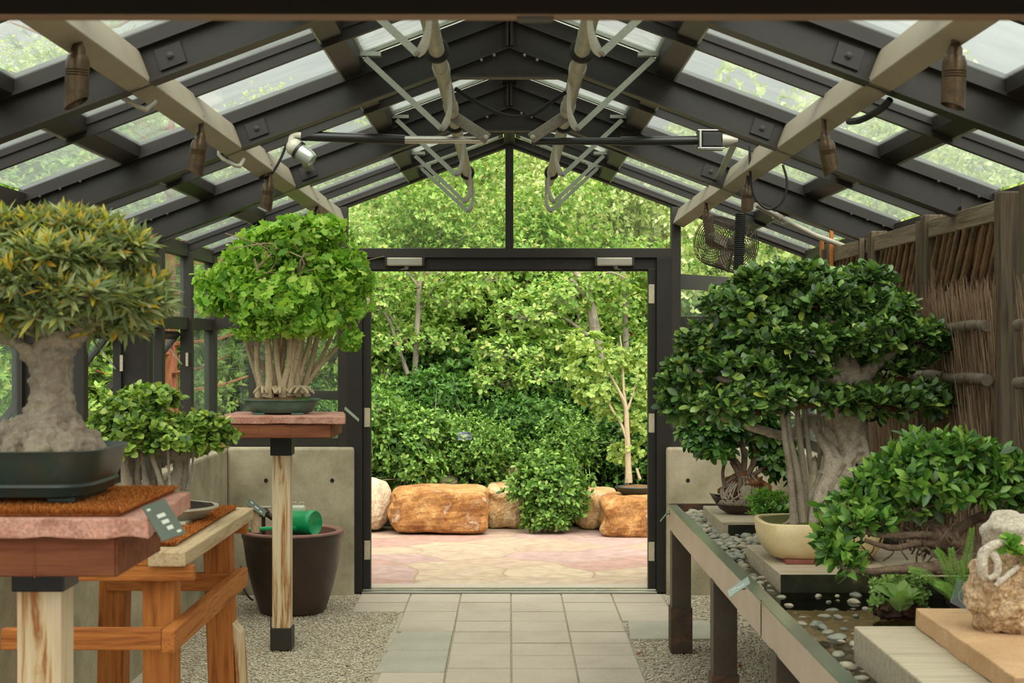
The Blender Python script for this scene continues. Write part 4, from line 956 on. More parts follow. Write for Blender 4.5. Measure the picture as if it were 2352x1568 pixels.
pads = [(1790, 652, 100, 40, 0, 200), (1700, 705, 85, 42, -.03, 150), (1880, 640, 60, 30, 0, 80), (1890, 690, 90, 42, -.05, 160), (1990, 640, 60, 26, .05, 70), (2030, 712, 75, 36, 0, 130), (2110, 775, 75, 38, 0, 130), (1990, 775, 90, 38, -.1, 150), (1850, 790, 100, 36, -.12, 150), (1640, 785, 80, 42, 0, 140), (1600, 862, 72, 50, 0, 140), (1710, 850, 90, 40, -.12, 150), (1580, 930, 65, 45, 0, 120), (1680, 930, 95, 42, -.12, 170), (1770, 900, 90, 40, -.14, 140), (2175, 805, 42, 30, 0, 50), (1750, 770, 80, 36, -.1, 110), (2030, 840, 75, 22, .05, 70), (2040, 920, 110, 32, -.05, 150), (2140, 920, 60, 36, 0, 100), (1930, 920, 70, 26, -.12, 70), (1820, 720, 130, 50, .15, 100), (1765, 742, 55, 26, -.06, 45), (1950, 712, 50, 24, -.04, 40), (1850, 852, 55, 20, -.14, 36), (1552, 885, 36, 24, 0, 36), (1640, 840, 60, 26, -.05, 50), (2020, 935, 70, 30, .1, 60)]
T, A = padtips(pads, D4, .55)
b = MB(); twigs(b, T, pads, D4, .22, .0022); obj('twigs', b, m_bark2, t)
for tt_, aa in zip(T, A): leafobj('foliage_pad', rosettes(tt_, aa, 6, .047, (.45, 1.25), .3), 'oval', l_dark, t)

# ---------------------------------------------------------------- root-over-rock umbrella tree at the far end
D5 = 7.2
t = thing('umbrella_tree_bonsai', 'umbrella tree bonsai gripping a rock with tangled pale roots in a rough brown tray', 'bonsai', P(1700, 1165, D5), 'potted bonsai')
b = MB(); c = P(1700, 1168, D5); c.z = .79
b.lathe([(0, .0), (.06, .0), (.10, .02), (.135, .055), (.15, .075), (.138, .075), (.12, .055), (0, .05)], c, n=40, sx=1.0, sy=.7)
for i, v in enumerate(b.v): b.v[i] = (v[0], v[1], v[2] + .02 * noise.noise(Vector(v) * 9) * (v[2] - .79) / .08 + .02 * abs((v[0] - c.x) / .15) ** 2 * (v[2] - .79) / .08)
obj('pot', b, m_brown, t)
b = MB(); b.ball((c.x + .03, c.y, c.z + .10), .12, .085, .085, 24, 16, .5, 4, 3); obj('rock', b, M('rusty_rock', ['5a3a22', '7b4f2c', '94653a'], .95, scale=30, bump=1, bscale=90, fine=.4), t)
b = MB()
for k in range(34):
    a = random.uniform(-2.6, -.4); r0 = random.uniform(.02, .06); L = random.uniform(.08, .14); ph = random.uniform(-.6, .6)
    p0 = Vector((c.x + .01 + math.cos(a) * r0, c.y + math.sin(a) * r0 * .7, c.z + .16 + random.uniform(0, .03)))
    p1 = Vector((c.x + math.cos(a) * .12, c.y + math.sin(a) * .09, c.z + .12)); p2 = Vector((c.x - .01 + math.cos(a + ph) * .125, c.y + math.sin(a + ph) * .1, c.z + .06)); p3 = Vector((c.x + math.cos(a + ph * 2.2) * .115, c.y + math.sin(a + ph * 2.2) * .09, c.z + .055))
    b.tube([Vector(q) for q in spline([p0, p1, p2, p3], 5)], random.uniform(.003, .0065), 6, True, True, .1, k)
obj('roots', b, m_bark, t)
b = MB()
for pts in ([(1700, 1095, 0, 9), (1690, 1060, 0, 8), (1660, 1045, 0, 6), (1620, 1030, 0, 4)], [(1705, 1095, 0, 8), (1710, 1050, 0, 7), (1700, 1010, 0, 6), (1690, 980, 0, 5)], [(1715, 1095, 0, 7), (1735, 1050, .05, 6), (1730, 1000, .05, 5), (1740, 970, 0, 4)], [(1665, 1120, -.06, 5), (1660, 1085, -.05, 4), (1668, 1050, 0, 4)], [(1725, 1095, 0, 6), (1760, 1070, .05, 5), (1780, 1050, .05, 4)], [(1695, 1130, -.08, 5), (1700, 1100, -.06, 6), (1680, 1060, -.03, 5)]):
    tpx(b, pts, D5, 8, 5, .1)
obj('trunk', b, m_bark2, t)
pads = [(1620, 1000, 55, 40, 0, 60), (1600, 985, 40, 40, 0, 40), (1660, 985, 50, 30, -.05, 45), (1640, 1030, 45, 22, -.05, 30), (1720, 960, 60, 30, 0, 40), (1775, 1040, 50, 45, .1, 75), (1800, 1070, 40, 30, .1, 45), (1760, 1000, 50, 30, .1, 50)]
T, A = padtips(pads, D5, .4)
for tt_, aa in zip(T, A): leafobj('foliage_pad', rosettes(tt_, aa, 7, .055, (1.0, 1.45), .25, .25), 'lance' if False else 'oval', l_schef, t)

# ---------------------------------------------------------------- front right fig
D6 = 4.72
t = thing('fig_bonsai', 'fresh green fig bonsai with low twisting brown branches, behind the pitted stone', 'bonsai', P(2290, 1320, D6), 'potted bonsai')
b = MB(); c = P(2285, 1325, D6); c.z = .758; b.lathe([(0, 0), (.1, 0), (.125, .03), (.14, .09), (.132, .09), (.12, .075), (0, .07)], c, n=40, sx=1.2, sy=.9); obj('pot', b, m_brown, t)
b = MB(); bonsai_soil(b, (c.x, c.y), .15, .11, c.z + .073, 2, .02, 9); obj('soil', b, m_soil, t)
b = MB()
for pts in ([(2290, 1290, 0, 34), (2240, 1270, 0, 26), (2190, 1255, -.02, 26), (2160, 1225, -.02, 22), (2130, 1195, 0, 13), (2085, 1180, 0, 9), (2020, 1175, 0, 6), (1970, 1160, 0, 4)],
            [(2250, 1290, -.02, 26), (2190, 1300, -.05, 20), (2120, 1305, -.08, 14), (2050, 1308, -.1, 10), (1990, 1312, -.1, 8), (1945, 1310, -.1, 5), (1930, 1290, -.08, 4), (1925, 1265, -.06, 3)],
            [(2165, 1235, -.02, 14), (2120, 1228, -.06, 10), (2060, 1230, -.08, 8), (2000, 1225, -.08, 6), (1940, 1200, -.06, 4)], [(2180, 1250, -.02, 14), (2110, 1248, -.06, 9), (2050, 1258, -.1, 7), (1985, 1240, -.1, 5)],
            [(2190, 1230, 0, 14), (2225, 1200, .03, 12), (2270, 1180, .05, 11), (2330, 1165, .05, 9), (2390, 1140, .05, 6)], [(2160, 1215, 0, 14), (2165, 1170, .02, 9), (2180, 1110, .03, 6), (2210, 1050, .03, 4)], [(2120, 1195, 0, 9), (2140, 1150, .03, 6), (2150, 1090, 0, 4)], [(2205, 1250, -.06, 16), (2185, 1242, -.08, 12)]):
    tpx(b, pts, D6, 10, 5, .25)
obj('trunk', b, m_bark2, t, remesh=.0036, disp=.006, dscale=.02)
pads = [(2120, 1040, 75, 42, 0, 62), (2200, 1035, 75, 42, .03, 62), (2280, 1075, 75, 45, .03, 62), (2035, 1095, 65, 45, 0, 55), (2120, 1105, 80, 36, -.05, 50), (1985, 1145, 60, 42, 0, 52), (1930, 1195, 50, 42, 0, 46), (2000, 1195, 60, 26, -.06, 30), (2230, 1130, 60, 34, -.03, 34), (2310, 1125, 60, 42, .03, 46), (1925, 1262, 42, 30, -.04, 32), (1952, 1296, 36, 16, -.08, 12), (2370, 1120, 60, 70, .05, 44), (1900, 1235, 24, 20, 0, 12), (2100, 1165, 70, 22, -.03, 22), (2180, 1080, 90, 40, .15, 36)]
T, A = padtips(pads, D6, .25, -.6)
b = MB(); twigs(b, T, pads, D6, .6, .0018)
random.seed(41)
for k in range(70):
    x = random.uniform(1950, 2200); y = random.uniform(1170, 1300); L = random.uniform(25, 70); a = random.uniform(-2.6, -.5); dd = random.uniform(-.1, .06)
    tpx(b, [(x, y, dd, 2.6), (x + math.cos(a) * L * .5 + random.uniform(-9, 9), y + math.sin(a) * L * .5, dd + random.uniform(-.03, .03), 1.9), (x + math.cos(a) * L, y + math.sin(a) * L, dd + random.uniform(-.05, .05), 1)], D6, 5, 3)
obj('twigs', b, m_bark2, t)
for tt_, aa in zip(T, A): leafobj('foliage_pad', rosettes(tt_, aa, 5, .050, (.4, 1.15), .3), 'ovate', l_fresh, t)

# ---------------------------------------------------------------- stones and small plants of the trough
def boulder(name, label, c, r, seed, m, cat_, sq=3.0, amp=.14, freq=1.6, res=12, flat=True, group=None, fine=.03):
    b = MB(); n = res; idx = {}; vs = []; fs = []
    def vid(i, j, k):
        if (i, j, k) not in idx:
            d = Vector((2 * i / n - 1, 2 * j / n - 1, 2 * k / n - 1))
            q = (abs(d.x) ** sq + abs(d.y) ** sq + abs(d.z) ** sq) ** (-1 / sq); e = d * q
            w = 1 + amp * noise.noise(e * freq + Vector((seed, seed * 1.7, 0))) + fine * noise.noise(e * freq * 4 + Vector((seed, 0, seed)))
            idx[(i, j, k)] = len(vs); vs.append((c[0] + e.x * w * r[0], c[1] + e.y * w * r[1], c[2] + e.z * w * r[2]))
        return idx[(i, j, k)]
    for i in range(n):
        for j in range(n):
            fs.append((vid(i, j, 0), vid(i, j + 1, 0), vid(i + 1, j + 1, 0), vid(i + 1, j, 0))); fs.append((vid(i, j, n), vid(i + 1, j, n), vid(i + 1, j + 1, n), vid(i, j + 1, n)))
            fs.append((vid(i, 0, j), vid(i + 1, 0, j), vid(i + 1, 0, j + 1), vid(i, 0, j + 1))); fs.append((vid(i, n, j), vid(i, n, j + 1), vid(i + 1, n, j + 1), vid(i + 1, n, j)))
            fs.append((vid(0, i, j), vid(0, i, j + 1), vid(0, i + 1, j + 1), vid(0, i + 1, j))); fs.append((vid(n, i, j), vid(n, i + 1, j), vid(n, i + 1, j + 1), vid(n, i, j + 1)))
    b.add(vs, fs, not flat)
    return obj(name, b, m, label=label, cat=cat_, group=group) if label else b
m_rk = M('pitted_tan_rock', ['7d5f42', 'a98a66', 'c4a988', 'b28a5e'], rough=.95, scale=14, bump=1, bscale=45, fine=.45, detail=8)
m_rkw = M('pale_rock', ['9f9483', 'bdb2a0', 'cfc5b4'], rough=.95, scale=14, bump=.8, bscale=60, fine=.25)
D7 = 3.95
t = thing('rock_planting', 'pitted tan stone with a white hollow, planted with tiny leaves, on the tan slab', 'planted rock', P(2330, 1455, D7))
b = MB()
for px, py, rx, rz, ry, dd in ((2305, 1385, 72, 70, .08, 0), (2285, 1330, 58, 60, .06, 0), (2360, 1330, 60, 85, .07, 0), (2340, 1425, 62, 34, .06, -.02), (2250, 1365, 36, 50, .04, 0)):
    c = P(px, py, D7 + dd); b.ball(c, rx * D7 / F, ry, rz * D7 / F, 22, 14, .4, 2.2, px)
obj('stone', b, m_rk, t, remesh=.004, disp=.02, dscale=.025)
b = MB(); c = P(2320, 1218, D7 + .06); b.ball(c, .075, .06, .052, 24, 16, .3, 1.6, 2); c = P(2300, 1250, D7 + .06); b.ball(c, .045, .05, .055, 18, 12, .3, 1.6, 5); obj('top_stone', b, m_rkw, t, remesh=.004, disp=.006, dscale=.03)
b = MB()
tpx(b, [(2262, 1330, -.05, 9), (2255, 1300, -.06, 13), (2262, 1268, -.06, 13), (2285, 1250, -.06, 11), (2310, 1245, -.05, 9)], D7, 12, 5, .3)
tpx(b, [(2282, 1270, -.06, 9), (2292, 1295, -.07, 9), (2288, 1318, -.07, 8), (2270, 1330, -.07, 6)], D7, 12, 5, .3); tpx(b, [(2285, 1345, -.07, 7), (2310, 1325, -.07, 7), (2340, 1300, -.06, 7)], D7, 10, 5, .3)
obj('white_crust', b, m_rkw, t, remesh=.003)
T, A = padtips([(2325, 1262, 22, 20, -.06, 9), (2345, 1275, 20, 24, -.06, 7), (2312, 1240, 10, 16, -.05, 4)], D7, .5)
for tt_, aa in zip(T, A): leafobj('leaf_tuft', rosettes(tt_, aa, 3, .026, (.4, 1.1), .35), 'round', l_fern, t)
# succulent chunk
D8 = 4.93
t = thing('succulent', 'rosette succulent and sedum growing on a chunk of dark bark in the water', 'succulent', P(2062, 1410, D8))
b = MB(); c = P(2062, 1400, D8); b.ball((c.x, c.y, c.z), .085, .06, .03, 26, 12, .5, 3, 7); obj('bark_chunk', b, M('dark_bark', ['2b1e15', '4a3524', '6a4c34'], .95, scale=25, bump=1, bscale=70, fine=.4), t, remesh=.0035, disp=.012, dscale=.015)
c = np.array(P(2068, 1382, D8 - .06)); leafobj('rosette', rosettes(np.array([c, c + [.0, 0, .004]]), np.array([[0, -.3, 1], [0, -.2, 1.]]), 10, .085, (.35, 1.05), .2), 'oval', l_succ, t)
T, A = padtips([(2030, 1360, 34, 36, 0, 50), (2085, 1345, 40, 32, .04, 60), (2110, 1375, 24, 30, .02, 40), (2012, 1385, 18, 18, 0, 24), (2060, 1335, 34, 22, .05, 40), (2112, 1400, 16, 16, 0, 18)], D8, .5)
leafobj('sedum', cat([rosettes(a, c2, 6, .016, (.4, 1.2), .3) for a, c2 in zip(T, A)]), 'oval', l_succ, t)
# fern
D9 = 4.35
def fern(name, label, cat_, fronds, D, m, base, ls=.011):
    t = thing(name, label, cat_, P(base[0], base[1], D)); pos, dr, nr, sz = [], [], [], []
    for pts in fronds:
        q = [P(p[0], p[1], D + p[2]) for p in spline(pts, 12)]
        b = MB(); b.tube(q, np.linspace(.0016, .0005, len(q)), 5); obj('stalk', b, m_bark2, t)
        for i in range(2, len(q)):
            d = (q[i] - q[i - 1]).normalized(); s = d.cross(Vector((0, -1, .3))).normalized(); k = 1 - .7 * (i / len(q))
            for sg in (-1, 1):
                for j in range(4):
                    for w_ in (-.75, .75):
                        pos.append(q[i] + (s * sg + d * .4) * (ls * k * .55 * j)); dr.append(s * sg * .7 + d * w_); nr.append((random.uniform(-.3, .3), -.8, .6)); sz.append(ls * (.55 + .3 * k) * (1 - .12 * j))
    leafobj('fronds', (np.array(pos), np.array(dr), np.array(nr, float), np.array(sz)), 'lance', m, t); return t
fr = [[(2200, 1370, 0), (2215, 1310, -.01), (2225, 1260, -.02), (2232, 1215, -.03)], [(2200, 1370, 0), (2180, 1320, -.02), (2165, 1280, -.03), (2150, 1262, -.04)], [(2205, 1370, 0), (2210, 1330, -.04), (2205, 1290, -.06)], [(2205, 1370, 0), (2235, 1330, -.02), (2252, 1290, -.02)], [(2198, 1370, 0), (2160, 1345, -.03), (2120, 1315, -.04), (2090, 1308, -.05)], [(2210, 1372, 0), (2225, 1345, -.05), (2240, 1318, -.06)], [(2195, 1370, 0), (2175, 1350, -.05), (2150, 1340, -.06)], [(2205, 1370, 0), (2190, 1300, 0), (2185, 1260, 0)]]
fern('fern', 'small bright green fern beside the pitted stone', 'fern', fr, D9, l_fern, (2205, 1372))
t = thing('acrylic_card', 'clear acrylic card with a pale engraved swirl, propped against the pitted stone', 'card', P(2213, 1370, 4.2))
m_acr = glassmat('clear_acrylic', (.86, .9, .9, 1), .12, (.6, .68, .72, 1), 1.49)
u = Vector((.8, .1, -.42)).normalized(); v = Vector((.3, .35, .85)); v = (v - u * v.dot(u)).normalized(); c = P(2213, 1366, 4.2); nn = u.cross(v)
b = MB(); b.obox(c, u * .032, v * .038, nn * .002); obj('plate', b, m_acr, t)
b = MB(); b.tube([c + u * (math.cos(a) * (.008 + .0013 * a)) + v * (math.sin(a) * (.012 + .0015 * a)) - nn * .003 for a in np.linspace(0, 8.5, 40)], .0009, 5); obj('engraved_swirl', b, m_ink, t)
# sedum by the cream pot
T, A = padtips([(1760, 1145, 36, 26, 0, 16), (1735, 1155, 18, 16, 0, 8), (1790, 1150, 26, 22, 0, 12), (1765, 1175, 44, 16, -.05, 16)], 6.6, .9)
t = thing('flowering_sedum', 'narrow-leaved green sedum with a few violet flowers, just behind the cream bonsai pot', 'plant', P(1765, 1190, 6.6))
leafobj('leaves', cat([rosettes(a, c2, 12, .034, (.5, 1.3), .3) for a, c2 in zip(T, A)]), 'lance', l_fern, t)
T2, A2 = padtips([(1775, 1180, 34, 14, -.08, 26)], 6.6, .6); leafobj('low_leaves', rosettes(T2[0], A2[0], 5, .05, (.5, 1.2)), 'oval', l_fresh, t)
m_vio = M('violet_petal', ['a078b8', 'b48fc8'], .6)
for fx, fy in ((1737, 1132), (1816, 1130), (1822, 1122)):
    b = MB(); b.ball(P(fx, fy, 6.58), .005, .005, .004, 8, 5); obj('flower', b, m_vio, t)
b = MB()
for k in range(7): tpx(b, [(1800 + k * 3, 1180, 0, 1.2), (1796 + k * 4, 1145, 0, 1), (1788 + k * 5, 1108 + random.uniform(0, 20), 0, .5)], 6.6, 4, 3)
obj('grass_blades', b, l_fern, t)
glassp = M('glass_edge_plaque', ['7d8f74', '93a488', 'a8b59d'], .15, spec=.7)
plaque('plant_label', 'grey glassy plant label clipped to the middle of the trough rim', P(1697, 1348, 5.0), (.85, -.2, .65), (.1, .9, .35), .085, .05, [(-.2, .1, .3, .12), (.1, -.1, .35, .12)], m=M('pale_glass_plaque', ['7c887e', '8f9b90'], .2, spec=.6), stem=P(1712, 1352, 5.02))
plaque('plant_label', 'narrow green-edged glass plant label at the far end of the trough rim', P(1530, 1180, 7.9), (.62, -.2, .8), (.2, .9, .2), .10, .03, [], m=glassp, stem=P(1545, 1176, 7.92))
# ================================================================ timber and brushwood fence, right
fw = ['3a3128', '524637', '645745', '463b2f']
m_fz, m_fy = woodmat('grey_fence_timber', fw, 'z', bump=.6, scale=2.5), woodmat('grey_fence_rail', ['4d4234', '6c5e4a', '7d6e58', '594c3b'], 'y', bump=.7, scale=2)
m_bam = M('dark_bamboo', ['3d3026', '5f4b38', '765a3e', '4a3a2d'], rough=.5, scale=14, stretch=(1, 1, .6), fine=.2)
m_bamr = M('grey_bamboo', ['574c3f', '73675a', '5f5346'], rough=.6, scale=10, fine=.25)
m_backb = M('orange_reed_backing', ['7e5840', '9c8068', 'b06a40', '8a7a6a'], rough=.8, scale=30, stretch=(3, 3, .4), bump=.5)
m_scr = M('packed_brushwood', ['4a3a2b', '665139', '755f48'], .95, scale=30, stretch=(4, 4, .3), bump=.8)
m_tie = M('copper_tie', ['3f2416', '57301c'], .5)
m_twig = leafmat('brush_twigs', ['6e5743', '8a7058', '9c8369', 'b0987c', '5a4636'], None, 0, .85, .15)
FX = 1.80
t = thing('brushwood_fence', 'weathered timber fence with slanted bamboo above brushwood screens, along the right wall', 'fence', (FX, 6.5, 0))
posts = [8.22, 7.24, 6.31, 5.34, 5.08, 4.2]
ptop = {8.22: 2.17, 7.24: 2.165, 6.31: 2.165, 5.34: 2.165, 5.08: 2.165, 4.2: 2.165}
for yp in posts:
    b = MB(); b.box(FX - .04, FX + .04, yp - .04, yp + .04, 0, ptop[yp]); obj('post', b, m_fz, t, bevel=.005)
for yp in (8.17, 7.29, 6.25):
    b = MB(); b.box(FX - .06, FX - .035, yp - .025 + .09, yp + .005 + .09, .3, 2.14); obj('batten', b, m_fz, t, bevel=.003)
b = MB(); b.box(FX - .055, FX - .035, 8.30, 8.33, 1.2, 2.2); b.box(FX - .05, FX - .03, 8.08, 8.10, 1.9, 2.25); obj('orange_batten', b, m_cedz, t, bevel=.002, label='fresh orange batten')
bays = [(7.285, 8.175), (6.355, 7.195), (5.385, 6.265), (4.245, 5.035)]
random.seed(21)
for y0, y1 in bays:
    b = MB(); b.box(FX - .028, FX + .02, y0, y1, H + .438, H + .515); obj('top_rail', b, m_fy, t, bevel=.004)
    b = MB(); b.box(FX + .045, FX + .06, y0 - .04, y1 + .04, H + .1, H + .50); obj('backing', b, m_backb, t)
    n = 9
    for k in range(n):
        ya = y0 + .03 + (y1 - y0) * (k + .2) / n
        b = MB(); pts = []; rr = []; L = 12; r0 = random.uniform(.011, .015); sh = random.uniform(.16, .21)
        for i in range(L + 1):
            f = i / L; pts.append((FX - .012 + .006 * math.sin(k), max(y0 + .01, min(y1 - .01, ya + sh * (1 - f) - .06)), H + .19 + f * .26)); rr.append(r0 * (1.16 if (i + k) % 5 == 0 else 1))
        b.tube(pts, rr, 8); obj('bamboo_pole', b, m_bam, t)
    # brushwood: thousands of thin sticks in a layer
    N = 6200; P0 = np.stack([rng.uniform(FX - .04, FX + .035, N), rng.uniform(y0 - .01, y1 + .01, N), rng.uniform(.15, 1.35, N)], 1)
    d = rng.normal(size=(N, 3)) * np.array([.05, .075, 0]); d[:, 2] = 1
    L_ = rng.uniform(.35, .6, N); over = P0[:, 2] + L_ - 1.83 + rng.uniform(-.03, .045, N); P0[:, 2] -= np.maximum(over, 0)
    e = rng.random(N) < .22; P0[e, 2] = 1.42 + rng.uniform(-.06, .06, e.sum()); L_[e] = rng.uniform(.33, .41, e.sum()); d[e, 1] -= .12; d[e, 0] -= .10
    V = []; Fc = []
    for i in range(N):
        p = P0[i]; q = p + d[i] * L_[i]; mid = (p + q) / 2 + rng.normal(size=3) * .006; w = rng.uniform(.0010, .0022); k0 = len(V)
        for c_, ww in ((p, w), (mid, w * .85), (q, w * .35)):
            V += [(c_[0] - ww, c_[1] - ww * .6, c_[2]), (c_[0] + ww, c_[1] - ww * .6, c_[2]), (c_[0], c_[1] + ww, c_[2])]
        for s in (0, 3):
            for a in range(3): Fc.append((k0 + s + a, k0 + s + (a + 1) % 3, k0 + s + 3 + (a + 1) % 3, k0 + s + 3 + a))
    b = MB(); b.v = V; b.f = Fc; b.s = [False] * len(Fc); sc_ = obj('brushwood_screen', b, m_twig, t)
    b = MB(); b.box(FX + .036, FX + .04, y0 - .03, y1 + .03, .1, 1.8); obj('screen_backing', b, m_scr, sc_)
    for zr in (H + .057, H - .14, .75):
        b = MB(); L = 20; b.tube([(FX - .068, y0 - .02 + (y1 - y0 + .03) * i / L, zr + .004 * math.sin(i * .5)) for i in range(L + 1)], [.021 * (1.05 if i % 6 == 0 else 1) for i in range(L + 1)], 12); br = obj('bamboo_rail', b, m_bamr, t)
        for yt in (.2, .55, .85):
            b = MB(); y = y0 + (y1 - y0) * yt; b.lathe([(.0225, -.003), (.0245, 0), (.0225, .003), (.02, 0)], (0, 0, 0), 16); b.v = [(FX - .068 + x, y + z, zr + q) for x, q, z in b.v]; obj('wire_tie', b, m_tie, br)

# ================================================================ vent gear under the ridge
ZT_ = H + 1.02
AY = [4.26, 5.76, 7.36, 8.78, 9.42]
for sg, nm in ((-1, 'left'), (1, 'right')):
    x = sg * .255
    t = thing('vent_shaft', 'pale galvanised torque shaft with vent arms, running under the %s side of the ridge' % nm, 'vent shaft', (x, 6, ZT_), 'vent shafts')
    b = MB(); b.tube([(x, 2.3, ZT_), (x, 9.5, ZT_)], .028, 20); obj('pipe', b, m_galv, t)
    for yb in (5.2, 6.95, 8.95):
        b = MB(); axis_lathe(b, [(.024, -.018), (.040, -.018), (.044, -.01), (.044, .01), (.040, .018), (.024, .018)], (x, yb, ZT_), Vector((0, 1, 0)), 24); obj('bearing_ring', b, m_rubber, t)
        b = MB(); b.bar((x, yb + .02, ZT_ + .03), (x, yb + .02, gz(x) - .17), .03, .02, (0, 1, 0)); obj('hanger', b, m_galv, t)
    for yb in (5.55, 6.45, 9.1):
        b = MB(); axis_lathe(b, [(.024, -.05), (.033, -.05), (.033, .05), (.024, .05)], (x, yb, ZT_), Vector((0, 1, 0)), 20); obj('sleeve', b, m_galv, t)
    for ya in AY:
        a = thing('vent_arm', None, None, (0, 0, 0)); a.parent = t; a.location = Vector((x, ya, ZT_)) - wloc(t)
        b = MB(); zl = H + .825
        q = spline([(x - sg * .012, ya, ZT_, .016), (x - sg * .022, ya, ZT_ - .06, .009), (x - sg * .022, ya, ZT_ - .12, .010), (x - sg * .006, ya, zl + .02, .015), (x + sg * .012, ya, zl, .011)], 5)
        b.tube([p[:3] for p in q], [p[3] for p in q], 12); b.v = [(x_, ya + (y_ - ya) * .5, z_) for x_, y_, z_ in b.v]
        obj('lever', b, m_galv, a)
        b = MB(); b.bar((x + sg * .008, ya - .012, zl), (sg * .56, ya - .012, gz(.56) - .02), .005, .022, (0, 0, 1)); obj('push_bar', b, m_galvd, a)
        b = MB(); b.ball((x + sg * .010, ya - .014, zl), .008, .008, .008, 8, 5); obj('pivot', b, m_plate, a)
        b = MB(); b.box(*sorted((sg * .50, sg * .62)), ya - .02, ya + .02, gz(.56) - .012, gz(.56) + .004); obj('sash_bracket', b, m_galvd, a)
    b = MB(); y = 6.62
    e = Vector((sg * .095, y, H + .905)); s = Vector((x, y, ZT_ - .01))
    b.bar(s, e, .012, .05); cr = obj('crank_arm', b, m_plate, t, bevel=.003)
    b = MB(); d = (e - s).normalized(); b.ball(e + Vector((0, -.01, 0)) - d * .012, .012, .008, .012, 10, 6); obj('pin', b, m_galv, cr)
# ram motors
y = 6.66
t = thing('vent_actuator', 'vent ram with black sleeve, chrome rod and grey cast motor head, on the left', 'vent actuator', (-.55, y, H + .91), 'vent actuators')
a = Vector((-.10, y, H + .905)); m0 = Vector((-.47, y, H + .907)); m1 = Vector((-.945, y, H + .925))
b = MB(); b.tube([a, a.lerp(m0, .5)], .0155, 18); b.tube([a.lerp(m0, .5), m0], .0175, 18); obj('rod', b, m_chrome, t)
b = MB(); b.tube([m0, m1], .022, 20); obj('sleeve', b, m_black, t)
b = MB(); m2 = m1 + Vector((-.03, 0, -.045))
b.tube([Vector(p) for p in spline([tuple(m1 + Vector((.01, 0, 0))), tuple(m1 + Vector((-.025, 0, .0))), tuple(m1 + Vector((-.035, 0, -.03)))], 5)], .026, 16); b.ball(m2 + Vector((.01, -.0, -.005)), .042, .042, .042, 20, 14); obj('motor_head', b, m_galv, t)
b = MB(); dd = Vector((.8, -.1, -.6)).normalized(); axis_lathe(b, [(0, 0), (.036, 0), (.036, .07), (.03, .088), (.015, .095), (0, .096)], m2 + dd * .025, dd, 24); obj('motor_can', b, M('pale_motor_can', ['a3aaa0', 'b9bfb4'], .25, metal=.5), t)
b = MB(); axis_lathe(b, [(.036, 0), (.042, 0), (.042, .012), (.036, .012)], m2 + dd * .028, dd, 24); obj('band', b, m_black, t)
b = MB(); b.tube([Vector(p) for p in spline([tuple(m2 + Vector((-.03, 0, .0))), tuple(m2 + Vector((-.06, 0, -.07))), tuple(m2 + Vector((-.10, .0, -.13))), tuple(m2 + Vector((-.15, 0, -.15))), (-1.08, 6.64, gz(1.06) - .165)], 6)], .006, 8); obj('power_cable', b, m_rubber, t)
b = MB(); b.bar(m1 + Vector((-.02, .03, 0)), (-1.0, 7.36, gz(1.0) - .1), .04, .006); obj('mount', b, m_galvd, t)
t = thing('vent_actuator', 'vent ram in all-black tubes with a boxy motor and silver cone, on the right', 'vent actuator', (.55, y, H + .9), 'vent actuators')
a = Vector((.10, y, H + .90)); m0 = Vector((.50, y, H + .90)); m1 = Vector((.86, y, H + .905))
b = MB(); b.tube([a, m0], .017, 18); obj('rod', b, m_black, t)
b = MB(); b.tube([m0, m1], .021, 20); obj('sleeve', b, m_black, t)
b = MB(); b.box(m1.x, m1.x + .095, y - .035, y + .035, m1.z - .036, m1.z + .036); obj('motor', b, m_black, t, bevel=.008)
b = MB(); b.box(m1.x - .012, m1.x, y - .042, y + .042, m1.z - .044, m1.z + .044); obj('end_plate', b, m_chrome, t, bevel=.003)
for s1 in (-1, 1):
    for s2 in (-1, 1):
        b = MB(); b.tube([(m1.x - .016, y + s1 * .037, m1.z + s2 * .04), (m1.x + .105, y + s1 * .037, m1.z + s2 * .04)], .004, 8); obj('tie_rod', b, m_chrome, t)
b = MB(); axis_lathe(b, [(0, .094), (.038, .094), (.038, .1), (.026, .15), (.024, .165), (0, .165)], m1, Vector((1, 0, 0)), 24); obj('cone', b, m_alu, t)
b = MB(); b.bar(m1 + Vector((.16, 0, 0)), (1.04, 7.36, gz(1.0) - .14), .03, .006); obj('mount', b, m_galvd, t)
b = MB(); b.tube([Vector(p) for p in spline([tuple(P(1722, 335, 6.6)), tuple(P(1724, 410, 6.6)), tuple(P(1735, 455, 6.6)), tuple(P(1765, 480, 6.6)), tuple(P(1797, 462, 6.6)), tuple(P(1808, 420, 6.6)), tuple(P(1798, 378, 6.6))], 8)], .0055, 8); obj('cable_loop', b, m_rubber, label='black power cable hanging in a loop below the right vent motor', cat='cable')
b = MB(); b.tube([Vector(p) for p in spline([tuple(P(1045, 203, 6.0)), tuple(P(1090, 232, 6.0)), tuple(P(1140, 258, 6.0)), tuple(P(1180, 268, 6.0)), tuple(P(1225, 262, 6.0)), tuple(P(1270, 232, 6.0)), tuple(P(1312, 203, 6.0))], 6)], .0085, 8); obj('slack_cable', b, m_rubber, label='black cable sagging between the two vent shafts under the ridge', cat='cable')
b = MB(); b.tube([Vector(p) for p in spline([tuple(P(2045, 228, 4.42)), tuple(P(2030, 245, 4.45)), tuple(P(2005, 262, 4.55)), tuple(P(1975, 276, 4.6)), tuple(P(1950, 279, 4.7))], 6)], .011, 8); obj('cable_sheath', b, m_rubber, label='thick black cable bowed under the right purlin at the nearest rafter crossing', cat='cable')
